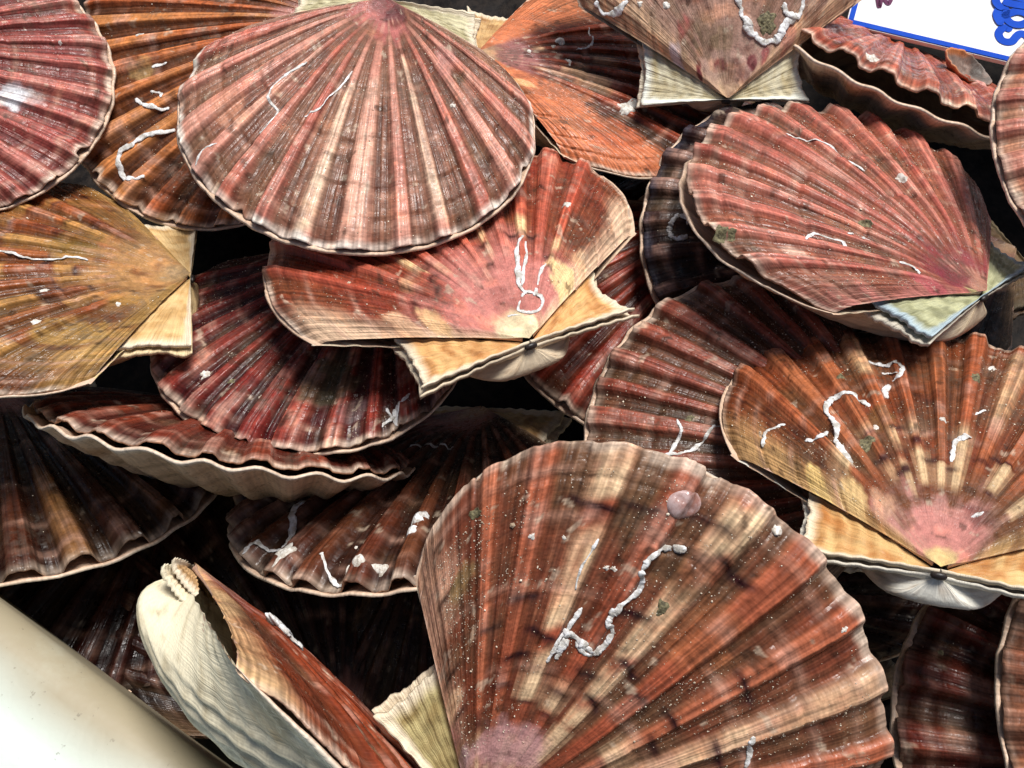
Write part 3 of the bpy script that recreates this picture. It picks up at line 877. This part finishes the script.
        ('tube', [(0.078, 0.396), (0.05, 0.349), (-0.035, 0.334), (-0.097, 0.346)], 0.007),
    ],
    'Q': [
        ('spot', [(-0.059, 0.841)], 0.06, (200, 170, 150), 0.5),
        ('crust', [(0.16, 0.894)], 0.01, 'weed', 0.12),
    ],
    'T': [
        ('crust', [(0.137, 0.903)], 0.03, 'barn', 0.3, 0.6),
    ],
    'U': [
        ('tube', [(0.046, 0.848), (0.074, 0.856), (0.082, 0.876), (0.066, 0.898), (0.04, 0.911), (0.012, 0.902), (0.0, 0.879), (0.012, 0.85)], 0.011),
    ],
}

SIGN = ((0.14021, 0.18721, 0.118), (0.94821, -0.31685, -0.0223), (0.31387, 0.92388, 0.21895))
SIGN_STROKES = [
    ('letter_s', [[0.06518, 0.01492], [0.06357, 0.0162], [0.06171, 0.01541], [0.06069, 0.01262], [0.06206, 0.01003], [0.06436, 0.00936], [0.06656, 0.01035], [0.06786, 0.01321], [0.06916, 0.01483], [0.07136, 0.01472], [0.07376, 0.0122]], 0.00335, 'blue', 0.00030),
    ('letter_e', [[0.06144, 0.01698], [0.05952, 0.01879], [0.05821, 0.02168], [0.05908, 0.02472], [0.06131, 0.0246], [0.06189, 0.02124], [0.06471, 0.01878], [0.06825, 0.01906], [0.071, 0.02161], [0.07052, 0.02449], [0.06639, 0.02531], [0.06278, 0.02301], [0.06083, 0.02043]], 0.00335, 'blue', 0.00060),
    ('letter_l', [[0.06016, 0.02427], [0.05736, 0.02651], [0.05654, 0.02882], [0.05727, 0.03158], [0.06081, 0.03209], [0.06689, 0.0318], [0.07278, 0.03248], [0.07364, 0.02968], [0.06746, 0.0284], [0.06191, 0.02807], [0.0594, 0.02862]], 0.00335, 'blue', 0.00090),
    ('letter_stroke', [[0.00709, 0.01987], [0.00954, 0.01634], [0.01128, 0.01212], [0.01145, 0.01531], [0.01254, 0.01615], [0.01454, 0.01463], [0.01522, 0.01745], [0.01508, 0.02216]], 0.00184, 'purple', 0.0003),
]
FRAGMENT = ((0.1798, 0.1526, 0.1210), (0.05, 0.1, -0.5))

# look of each shell (sRGB pigments)
STYLE = {
 'A': dict(span=.86, fan=64, seed=11, ribs=14, inter=(120, 56, 52), inter2=(140, 80, 72), rib=(170, 90, 82), rib2=(194, 124, 112), silt_w=.4, rib_w=.5),
 'B': dict(seed=12, ribs=14, inter=(92, 58, 38), inter2=(118, 72, 46), rib=(192, 108, 66), rib2=(206, 146, 92), ear_c=(190, 170, 130)),
 'C': dict(lip=(244, 232, 218), lip_w=1.1, span=.86, fan=69, seed=13, ribs=14, inter=(126, 84, 68), inter2=(150, 110, 90), rib=(196, 118, 102), rib2=(222, 164, 144), umbo=(196, 122, 116), umbo_r=.16, pale=(232, 204, 176), shoulder=(234, 204, 184), shoulder_w=.8, umbo2=(120, 74, 76), ear_c=(204, 196, 160), ear_c2=(160, 150, 112), worn_w=.5),
 'D': dict(umbo_w=.75, depth=.14, shoulder_a=.82, span=.74, smooth=.20, fleck_edge=.9, fan=58, seed=14, ribs=11, inter=(142, 66, 48), inter2=(126, 72, 48), rib=(186, 92, 70), rib2=(198, 112, 90), umbo=(222, 152, 142), umbo_r=.38, umbo2=(250, 228, 180), umbo2_w=.95, pale=(248, 218, 166), flecks=(.38, .52, .5), shoulder=(244, 212, 180), shoulder_w=.9, ear_c=(222, 176, 116), ear_c2=(176, 118, 66), silt_w=.3),
 'E': dict(shoulder_a=.5, span=.5, smooth=.15, seed=15, ribs=8, inter=(110, 54, 36), inter2=(76, 54, 42), rib=(176, 88, 58), rib2=(150, 76, 54), umbo=(166, 112, 106), flecks=(.2, .6, .7), shoulder=(216, 136, 96), shoulder_w=.95),
 'F': dict(span=.7, smooth=.35, mottle=1.0, stain=1.0, fan=56, seed=16, ribs=11, inter=(150, 116, 98), inter2=(180, 146, 130), rib=(172, 132, 116), rib2=(184, 150, 130), umbo=(212, 176, 160), umbo_r=.3, amp=.008, silt_w=.9, silt=(132, 112, 88), growth=[.16, .3, .5], ear_c=(214, 206, 176), ear_c2=(176, 160, 120), ear_edge=(224, 226, 214)),
 'G': dict(span=.84, smooth=.12, fan=64, seed=17, gape=.05, ribs=13, inter=(134, 80, 62), inter2=(150, 96, 76), rib=(188, 106, 92), rib2=(208, 140, 122), umbo=(150, 70, 76), umbo2=(206, 170, 140), shoulder=(220, 150, 140), ear_c=(190, 190, 150), ear_c2=(130, 130, 96), ear_edge=(170, 190, 200), silt_w=.9),
 'H': dict(umbo_w=.65, depth=.14, shoulder_a=.80, span=.74, smooth=.22, fleck_edge=.95, fan=58, seed=18, gain=.88, stain=.9, ribs=11, inter=(136, 74, 46), inter2=(118, 80, 54), rib=(172, 96, 62), rib2=(190, 120, 82), umbo=(226, 170, 160), umbo_r=.20, umbo2=(236, 214, 160), pale=(232, 200, 158), flecks=(.22, .52, 1.0), shoulder=(232, 192, 136), ear_c=(214, 178, 120), ear_c2=(176, 116, 62), low=(232, 228, 214)),
 'I': dict(seed=19, ribs=14, inter=(92, 62, 46), inter2=(112, 76, 58), rib=(150, 80, 64), rib2=(166, 98, 80), gain=.85),  # gain puts some shade of the deeper layer into the pigment
 'J': dict(umbo_w=.5, stain=.25, mottle=.4, span=.8, smooth=.14, worn_w=.35, seed=20, ribs=11, amp=.025, grime=.4, silt_w=.5, lower_size=.99, rib_w=.46, inter=(124, 70, 50), inter2=(112, 80, 58), rib=(170, 92, 66), rib2=(186, 116, 86), umbo=(214, 164, 150), umbo_r=.20, pale=(234, 204, 166), flecks=(.12, .46, .9), fleck_edge=.8, shoulder=(240, 196, 166), ear_c=(190, 176, 124), ear_c2=(150, 130, 84)),
 'K': dict(seed=21, ribs=13, inter=(84, 30, 30), inter2=(70, 40, 38), rib=(128, 48, 42), rib2=(150, 72, 60), rib_w=.5),
 'L': dict(ear=1.12, shoulder_a=.78, span=.68, smooth=.2, fleck_edge=.7, seed=22, gain=.8, stain=1.0, ribs=10, inter=(134, 78, 42), inter2=(112, 76, 44), rib=(170, 92, 54), rib2=(186, 116, 68), umbo=(210, 164, 110), umbo_r=.32, pale=(226, 184, 112), flecks=(.3, .95, .6), shoulder=(214, 176, 112), ear_c=(220, 188, 134), ear_c2=(178, 136, 80), low=(216, 190, 140)),
 'M': dict(lower_amp=.044, seed=23, depth=.20, amp=.013, lower_size=1.04, ribs=12, inter=(100, 46, 34), inter2=(80, 38, 30), rib=(126, 56, 40), rib2=(136, 70, 50), low=(222, 200, 172), low2=(176, 140, 104)),
 'N': dict(seed=24, amp=.036, gain=.6, ribs=12, inter=(64, 38, 28), inter2=(54, 30, 24), rib=(92, 46, 36), rib2=(104, 62, 44), pale=(190, 140, 90)),  # dark shell; gain adds the shade of the pit to its pigment
 'O': dict(seed=25, amp=.032, gain=.85, ribs=13, inter=(68, 42, 32), inter2=(60, 36, 28), rib=(108, 56, 42), rib2=(120, 76, 52)),  # dark shell, pigment lowered further by gain for pit shade
 'P': dict(span=.7, shoulder_a=.82, fan=57, seed=26, gape=.012, depth=.20, ear=.42, ribs=12, inter=(128, 64, 40), inter2=(104, 60, 40), rib=(150, 72, 44), rib2=(138, 70, 48), shoulder=(220, 184, 140), shoulder_w=1.0, low=(228, 218, 188), low2=(186, 164, 120), ear_c=(196, 158, 112), ear_c2=(150, 116, 76)),
 'Q': dict(seed=27, ribs=10, amp=.045, lip_w=.25, gain=.8, inter=(84, 42, 34), inter2=(72, 36, 30), rib=(128, 58, 46), rib2=(136, 70, 54)),  # gain darkens the red pigment to paint in shade low in the pile
 'R': dict(seed=28, lip_w=.3, gain=.8, ribs=12, inter=(130, 88, 68), inter2=(110, 70, 52), rib=(156, 102, 80), rib2=(180, 132, 104)),
 'S': dict(seed=29, ribs=12, inter=(170, 112, 92), inter2=(190, 144, 116), rib=(196, 120, 106), rib2=(208, 146, 126), low=(226, 226, 216)),
 'T': dict(lower_amp=.036, amp=.018, seed=30, gape=.04, ribs=12, inter=(160, 86, 66), inter2=(146, 74, 58), rib=(180, 100, 78), rib2=(186, 112, 92), low=(226, 206, 180), low2=(190, 150, 110)),
 'U': dict(seed=31, ribs=12, inter=(46, 27, 26), inter2=(40, 30, 30), rib=(62, 38, 36), rib2=(72, 52, 50), lip=(96, 98, 112), lip_w=.5),
 'W': dict(seed=32, ribs=13, inter=(100, 36, 28), inter2=(90, 42, 30), rib=(158, 58, 44), rib2=(166, 76, 56)),
}

LABEL = {
 'A': 'pink red scallop with a painted white highlight in the top left corner',
 'B': 'orange brown scallop with a thick white hooked worm tube, under the pale pink scallop',
 'C': 'large pale pink scallop lying on top at upper centre with thin white worm tubes',
 'D': 'centre scallop with cream umbo and knotted white worm tube, hinge towards the viewer',
 'E': 'dark scallop with bright orange shoulder and grey oval patch, behind the pale pink one',
 'F': 'blotched grey pink scallop with barnacle rings, hinge straight down, cut by the top edge',
 'G': 'sandy red scallop lying flat below the white price sign, hinge to the right',
 'H': 'orange brown scallop with several white worm tubes and pink umbo at the right edge',
 'I': 'brown scallop behind the large front one, a forked worm tube near its hidden side',
 'J': 'largest scallop, in front, with long zigzag worm tube and round glossy limpet',
 'K': 'dark red scallop with a green silt patch, under the centre one',
 'L': 'golden yellow scallop with wide cream ears at the left edge',
 'M': 'scallop showing its fluted cream lower valve edge below the dark red one',
 'N': 'dark brown scallop with one pale rib at the left edge above the box rim',
 'O': 'dark brown scallop with barnacle clusters and a white tube, left of the largest one',
 'P': 'scallop standing on edge beside the box rim, cream valve and red valve gaping apart',
 'Q': 'dark red scallop with wavy margin in the bottom right corner',
 'R': 'sliver of a pale brown scallop at the right edge, lowest one',
 'S': 'pink brown scallop overlapping the right end of the price sign',
 'T': 'open mouthed scallop under the price sign, brown valve over cream valve',
 'U': 'very dark scallop with a pale ring, in the gap beside the sandy red one',
 'W': 'bright red scallop low in the pile under the right ear of the centre one',
}
GROWTH_MAT = {'barn': M_BARN, 'tube': M_TUBE, 'weed': M_WEED, 'limpet': M_LIMPET, 'sand': M_SAND}
GROWTH_NAME = {'barn': 'barnacle', 'tube': 'lime_crust', 'weed': 'algae_crust', 'limpet': 'limpet', 'sand': 'sand_lump'}
HERO = set('ABCDEFGHIJKL')
SAND = dict(A=160, B=160, C=620, D=260, E=200, F=120, G=900, H=420, I=620, J=950, K=420, L=200, M=60, N=120, O=160, P=60, Q=60, U=60, W=200)

# ------------------------------------------------------------------ the box: thick-walled white foam fish box
M_BOX, nt, bs = new_mat('white_foam')
tc = nd(nt, 'ShaderNodeTexCoord').outputs['Object']
vb = nd(nt, 'ShaderNodeTexVoronoi', feature='DISTANCE_TO_EDGE')
nt.links.new(tc, vb.inputs['Vector']); vb.inputs['Scale'].default_value = 260.0
stain = noise_n(nt, tc, 26.0, 6.0, 0.65)
fleck = noise_n(nt, tc, 420.0, 5.0, 0.7)
bc = mixc(nt, ramp(nt, stain, 0.48, 0.72, 0.0, 0.5), nd(nt, 'ShaderNodeAttribute', attribute_name='pigment').outputs['Color'], (0.46, 0.46, 0.36, 1))
bc = mixc(nt, ramp(nt, fleck, 0.63, 0.70, 0.0, 0.6), bc, (0.16, 0.14, 0.10, 1))
nt.links.new(bc, bs.inputs['Base Color'])
bs.inputs['Roughness'].default_value = 0.5
bpn = nd(nt, 'ShaderNodeBump')
bpn.inputs['Strength'].default_value = 0.12; bpn.inputs['Distance'].default_value = 0.0006
nt.links.new(math_n(nt, 'ADD', math_n(nt, 'MULTIPLY', ramp(nt, vb.outputs[0], 0.0, 0.3), 0.25), math_n(nt, 'MULTIPLY', fleck, 0.6)), bpn.inputs['Height'])
nt.links.new(bpn.outputs[0], bs.inputs['Normal'])

def fish_box():
    e = np.array([0.838, -0.545]); n_in = np.array([0.545, 0.838])
    edge = np.array([-0.1083, -0.0876])
    LA, LB, DP = 0.42, 0.40, 0.62                      # inner extents along the near-left wall and across
    ctr = edge + e * (LB - LA) / 2 + n_in * DP / 2
    hx, hy = (LA + LB) / 2, DP / 2
    top, rr, wall = 0.129, 0.010, 0.062
    prof = [(0.0, 0.0)]                                 # (offset outwards from the inner wall, z)
    for z in (0.0, 0.03, 0.06, 0.09):
        prof.append((0.0, z))
    for a in np.linspace(0, math.pi / 2, 9):
        prof.append((rr * (1 - math.cos(a)), top - rr + rr * math.sin(a)))
    for q in (0.35, 0.5, 0.65):
        prof.append((wall * q, top + 0.001 * math.sin(q * 6)))
    for a in np.linspace(0, math.pi / 2, 7):
        prof.append((wall - 0.012 + 0.012 * math.sin(a), top - 0.012 + 0.012 * math.cos(a)))
    prof += [(wall, 0.05), (wall, -0.02), (0.0, -0.02)]
    rows = []
    def loop(off, z, shrink=1.0):
        pts = []
        r0 = 0.05 + off
        for cx, cy, a0 in ((1, 1, 0), (-1, 1, 90), (-1, -1, 180), (1, -1, 270)):
            for a in np.linspace(a0, a0 + 90, 9):
                pts.append(((hx - 0.05) * cx * shrink + r0 * shrink * math.cos(math.radians(a)), (hy - 0.05) * cy * shrink + r0 * shrink * math.sin(math.radians(a)), z))
        return pts
    rows.append(loop(0, 0.0, 0.001)); rows.append(loop(0, 0.0, 0.5))
    for o_, z in prof[1:]:
        rows.append(loop(o_, z))
    rows.append(loop(0, -0.02, 0.001))
    P = np.array(rows)
    # subdivide the long straight runs so that the dents below have vertices to move
    P2 = [P[:, 0]]
    for j in range(P.shape[1]):
        a, b = P[:, j], P[:, (j + 1) % P.shape[1]]
        m = 40 if np.linalg.norm(a[6] - b[6]) > 0.1 else 1
        for k in range(1, m + 1):
            P2.append(a + (b - a) * k / m)
    P = np.stack(P2[:-1], 1)
    nz = Noise(77)
    d = nz.fbm(P[..., 0] * 40, P[..., 1] * 40 + P[..., 2] * 30, 4) * 0.0009
    P[..., 2] += d
    # shade painted as a tan band where the rim rounds over to the pit
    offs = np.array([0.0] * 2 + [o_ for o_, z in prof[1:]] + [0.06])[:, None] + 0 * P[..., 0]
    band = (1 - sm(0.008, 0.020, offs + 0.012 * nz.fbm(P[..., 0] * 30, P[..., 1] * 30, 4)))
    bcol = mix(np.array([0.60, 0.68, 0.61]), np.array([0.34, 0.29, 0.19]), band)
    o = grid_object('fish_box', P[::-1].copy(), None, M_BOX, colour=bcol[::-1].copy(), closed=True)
    o.location = (ctr[0], ctr[1], 0.0)
    o.rotation_euler = (0, 0, math.atan2(e[1], e[0]))
    o['label'] = 'white foam fish box with thick rounded rim in the lower left corner'
    o['category'] = 'box'
fish_box()

# ------------------------------------------------------------------ the scallops of the top layers
BUILT = {}
for key in POSES:
    loc, rot, H = POSES[key][:3]
    st = dict(STYLE[key])
    st['xscale'] = POSES[key][3]
    sc = Scallop(st)
    spots, marks_, pale = list(st.get('spots', [])), list(st.get('marks', [])), list(st.get('pale_list', []))
    for g in GROWTHS.get(key, []):
        pts = g[1]
        if g[0] == 'spot':
            spots.append((pts[0][0], pts[0][1], g[2], g[3], g[4]))
        elif g[0] in ('mark', 'pale'):
            ph = [np.clip(math.atan2(q[0] / st['xscale'], q[1]), -sc.pm, sc.pm) for q in pts]
            ss = [math.hypot(*q) / float(rim(np.array(a), sc.pm)) for q, a in zip(pts, ph)]
            k = float(np.mean([sc.rib_k(np.array(a)) for a in ph]))
            if g[0] == 'mark':
                marks_.append((k - 0.5, ss[0], g[2]))
            else:
                pale.append((k, min(ss), max(ss), g[2]))
    st['spots'], st['marks'], st['pale_list'] = spots, marks_, pale
    root = thing('scallop', LABEL[key], 'scallop', loc, rot, 'scallops heaped in the box')
    hero = key in HERO
    up, low = sc.build(root, H, 360 if hero else 240, 130 if hero else 80, gape=st.get('gape', 0.0))
    for g in GROWTHS.get(key, []):
        if g[0] == 'tube':
            sc.tube(up, H, g[1], g[2])
        elif g[0] == 'crust':
            ht = g[4] if len(g) > 4 else 0.35
            sq = g[5] if len(g) > 5 else 0.85
            sc.crust(up, H, g[1][0][0], g[1][0][1], g[2], GROWTH_MAT[g[3]], GROWTH_NAME[g[3]], height=ht, squash=sq,
                     ragged=0.05 if g[3] == 'limpet' else 0.9, rot=g[1][0][0] * 9)
    if SAND.get(key):
        sc.sand(up, H, int(SAND[key] * 4.0), st['seed'] + 99, size=0.0009)
    BUILT[key] = (root, up, low, sc)

# stub of a thick worm tube standing proud on the edge-on shell
_r, _up, _lo, _sc = BUILT['P']
_sc.tube(_up, POSES['P'][2], [(0.0, 0.23), (0.012, 0.27), (0.006, 0.31), (0.0, 0.35)], r=0.030, lift=0.7, bumpy=0.3)

# ------------------------------------------------------------------ near-black filler bed added under the pile to blacken the gaps
M_FILLER = simple_material('black_filler', (0.004, 0.003, 0.003), (0.018, 0.013, 0.010), 210, 0.6, 0.6, 0.001, spec=0.1)
def gap_filler():
    e = np.array([0.838, -0.545]); n_in = np.array([0.545, 0.838]); edge = np.array([-0.1083, -0.0876])
    uu, vv = np.meshgrid(np.linspace(-0.41, 0.39, 170), np.linspace(0.004, 0.61, 130), indexing='ij')
    X = edge[0] + e[0] * uu + n_in[0] * vv
    Y = edge[1] + e[1] * uu + n_in[1] * vv
    nz = Noise(88)
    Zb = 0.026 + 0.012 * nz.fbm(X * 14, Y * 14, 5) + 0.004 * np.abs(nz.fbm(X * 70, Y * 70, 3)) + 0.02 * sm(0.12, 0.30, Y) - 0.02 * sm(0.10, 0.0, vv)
    o = grid_object('pile_filler', np.stack([X, Y, Zb], -1), None, M_FILLER)
    o['label'] = 'near-black filler added under the scallops to darken the gaps'
    o['category'] = 'filler'
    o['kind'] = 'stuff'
gap_filler()

# ------------------------------------------------------------------ shells deeper in the pile, gap shade put into their darkened pigment
DEEP = [
 ((-0.130, 0.030, 0.055), (10, -8, 150), 'dim scallop deep in the gap between the left edge shells and the box rim'),
 ((-0.030, 0.000, 0.060), (-12, 6, 200), 'dim scallop deep in the dark gap under the centre scallop'),
 ((-0.060, -0.085, 0.045), (8, 10, 30), 'dim scallop deep in the gap beside the shell standing on edge'),
 ((0.070, -0.030, 0.045), (5, -12, 300), 'dim scallop deep in the pile under the largest front scallop'),
 ((0.160, 0.020, 0.060), (-10, 0, 80), 'dim scallop deep in the gap right of the sandy red scallop'),
 ((0.120, -0.075, 0.050), (0, 10, 20), 'dim scallop deep in the bottom right gap'),
 ((0.020, 0.130, 0.060), (12, 4, 250), 'dim scallop deep in the gap below the dark shell with pale ring'),
 ((0.130, 0.190, 0.075), (5, 10, 110), 'dim scallop deep under the shaded end of the price sign'),
 ((-0.120, 0.150, 0.070), (0, -10, 10), 'dim scallop deep in the upper left gap behind the orange brown one'),
 ((0.010, 0.235, 0.095), (-15, 5, 170), 'dim scallop deep at the top edge behind the blotched grey pink one'),
 ((-0.100, 0.230, 0.100), (-10, -6, 190), 'dim scallop at the top edge left of the pale pink one'),
 ((0.215, 0.110, 0.080), (0, 15, 100), 'dim scallop deep at the right edge behind the pink brown one'),
]
src = None
for (loc, deg, lab) in DEEP:
    rot = tuple(math.radians(d) for d in deg)
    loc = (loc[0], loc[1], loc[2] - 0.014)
    if src is None:
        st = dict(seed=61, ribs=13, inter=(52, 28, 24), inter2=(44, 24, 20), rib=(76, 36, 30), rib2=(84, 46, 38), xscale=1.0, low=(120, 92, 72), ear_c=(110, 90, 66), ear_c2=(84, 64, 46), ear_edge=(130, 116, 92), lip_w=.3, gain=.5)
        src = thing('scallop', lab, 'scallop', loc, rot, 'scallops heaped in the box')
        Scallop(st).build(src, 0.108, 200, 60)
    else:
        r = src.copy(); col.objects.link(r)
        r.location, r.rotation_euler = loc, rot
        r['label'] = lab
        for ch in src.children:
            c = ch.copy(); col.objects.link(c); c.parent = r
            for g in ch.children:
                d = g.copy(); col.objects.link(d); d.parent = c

# ------------------------------------------------------------------ price sign
M_CARD = simple_material('sign_white', (0.72, 0.73, 0.76), (0.86, 0.86, 0.88), 55, 0.7, 0.05, spec=0.1)
M_BLUE = simple_material('sign_blue', (0.006, 0.06, 0.44), (0.010, 0.075, 0.50), 120, 0.7, 0.05, spec=0.1)
M_PURP = simple_material('sign_purple', (0.10, 0.03, 0.07), (0.14, 0.045, 0.10), 120, 0.7, 0.05, spec=0.1)
SIGN_O, SIGN_X, SIGN_Y = [Vector(v) for v in SIGN]
SIGN_N = SIGN_X.cross(SIGN_Y).normalized()
sm_ = Matrix((SIGN_X, SIGN_Y, SIGN_N)).transposed().to_4x4()
sm_.translation = SIGN_O
SW, SH = 0.20, 0.14
root = thing('price_sign', 'white price sign with blue border and blue cursive letters in the top right corner', 'sign', SIGN_O, sm_.to_euler())
def slab(name, x0, x1, y0, y1, z0, z1, mat, r=0.0):
    pts = []
    if r:
        for cx, cy, a0 in ((x1 - r, y1 - r, 0), (x0 + r, y1 - r, 90), (x0 + r, y0 + r, 180), (x1 - r, y0 + r, 270)):
            for a in np.linspace(a0, a0 + 90, 5):
                pts.append((cx + r * math.cos(math.radians(a)), cy + r * math.sin(math.radians(a))))
    else:
        pts = [(x0, y0), (x1, y0), (x1, y1), (x0, y1)]
    n = len(pts)
    v = [(x, y, z0) for x, y in pts] + [(x, y, z1) for x, y in pts]
    f = [tuple(range(n, 2 * n)), tuple(range(n - 1, -1, -1))] + [(i, (i + 1) % n, n + (i + 1) % n, n + i) for i in range(n)]
    return py_object(name, v, f, root, mat, False)
slab('board', 0, SW, 0, SH, -0.0022, 0.0, M_CARD, 0.004)
bw = 0.0026
slab('border', 0.0005, SW - 0.0005, 0.0004, bw, 0.0, 0.0004, M_BLUE)
slab('border', 0.0005, SW - 0.0005, SH - bw, SH - 0.0004, 0.0, 0.0004, M_BLUE)
slab('border', 0.0005, bw, bw + 0.0001, SH - bw - 0.0001, 0.0, 0.0004, M_BLUE)
slab('border', SW - bw, SW - 0.0005, bw + 0.0001, SH - bw - 0.0001, 0.0, 0.0004, M_BLUE)
def stroke(name, pts, w, mat, z):
    pts = np.array(pts, float)
    m = (len(pts) - 1) * 8 + 1
    tt = np.linspace(0, len(pts) - 1, m)
    vv = np.concatenate([[2 * pts[0] - pts[1]], pts, [2 * pts[-1] - pts[-2]]])
    i = np.minimum(tt.astype(int), len(pts) - 2)
    f = (tt - i)[:, None]
    p0, p1, p2, p3 = vv[i], vv[i + 1], vv[i + 2], vv[i + 3]
    c = 0.5 * (2 * p1 + (p2 - p0) * f + (2 * p0 - 5 * p1 + 4 * p2 - p3) * f ** 2 + (3 * p1 - p0 - 3 * p2 + p3) * f ** 3)
    tg = np.gradient(c, axis=0); tg /= np.linalg.norm(tg, axis=1)[:, None]
    nn = np.stack([-tg[:, 1], tg[:, 0]], 1)
    end = np.minimum(np.arange(m), np.arange(m)[::-1])
    ww = w * 0.5 * np.sqrt(np.clip((end + 0.6) / 4.0, 0, 1))
    rows = []
    for sx in (-1, 1):
        rows.append(np.concatenate([c + nn * (ww * sx)[:, None], np.full((m, 1), z)], 1))
    return grid_object(name, np.stack(rows, 1), root, mat)
for nm, pts, w, mt, z in SIGN_STROKES:
    stroke(nm, pts, w, M_BLUE if mt == 'blue' else M_PURP, z)

# ------------------------------------------------------------------ small curled shell fragment under the sign
def fragment():
    loc, rot = FRAGMENT
    root = thing('shell_fragment', 'small cupped orange and grey shell fragment just below the price sign', 'shell fragment', loc, rot)
    nz = Noise(5)
    a = np.linspace(0, 2 * np.pi, 64, endpoint=False)
    q = np.linspace(0.02, 1, 22)
    Q, A = np.meshgrid(q, a, indexing='ij')
    R = Q * (1 + 0.16 * nz.fbm(np.cos(A) * 1.6, np.sin(A) * 1.6) * Q)
    X, Y = 0.0105 * R * np.cos(A), 0.0072 * R * np.sin(A)
    Z = 0.0062 * Q ** 2 + 0.0010 * nz.fbm(X * 400, Y * 400) + 0.003 * Q ** 3 * np.cos(A + 2.6)
    inner = np.stack([X, Y, Z], -1)
    outer = np.stack([X * 1.03, Y * 1.03, Z - 0.0010], -1)
    ci = mix(srgb(104, 98, 92), srgb(150, 128, 116), sm(-.3, .4, nz.fbm(X * 260, Y * 260)))
    ci = mix(ci, srgb(206, 130, 80), sm(0.82, 0.97, Q + 0.1 * nz(A * 3, 2.0)) * sm(-0.2, 0.6, -np.cos(A)))
    co = mix(srgb(200, 124, 76), srgb(170, 110, 100), sm(-.3, .4, nz.fbm(X * 200 + 9, Y * 200)))
    U = np.stack([A / 6.28, Q], -1)
    grid_object('cup', np.concatenate([inner, outer[::-1]]), root, M_LOW, np.concatenate([ci, co[::-1]]), np.concatenate([U, U[::-1]]), closed=True)
    # thick pink knob at the hinge of the fragment
    P = []
    for k in np.linspace(-1, 1, 14):
        rr = 0.0030 * math.sqrt(max(0, 1 - k * k)) * (1 + 0.2 * nz(k * 3, 5.0))
        b = np.linspace(0, 2 * np.pi, 18, endpoint=False)
        P.append(np.stack([0.0065 + 0.0045 * k + 0 * b, -0.0065 + rr * np.cos(b) * 0.9, 0.0035 + rr * np.sin(b)], -1))
    P = np.array(P)
    ck = mix(srgb(206, 150, 136), srgb(150, 84, 76), sm(-.2, .3, nz.fbm(P[..., 0] * 900, P[..., 1] * 300)))
    grid_object('hinge_knob', P, root, M_LOW, ck, np.zeros(P.shape[:2] + (2,)), closed=True)
fragment()
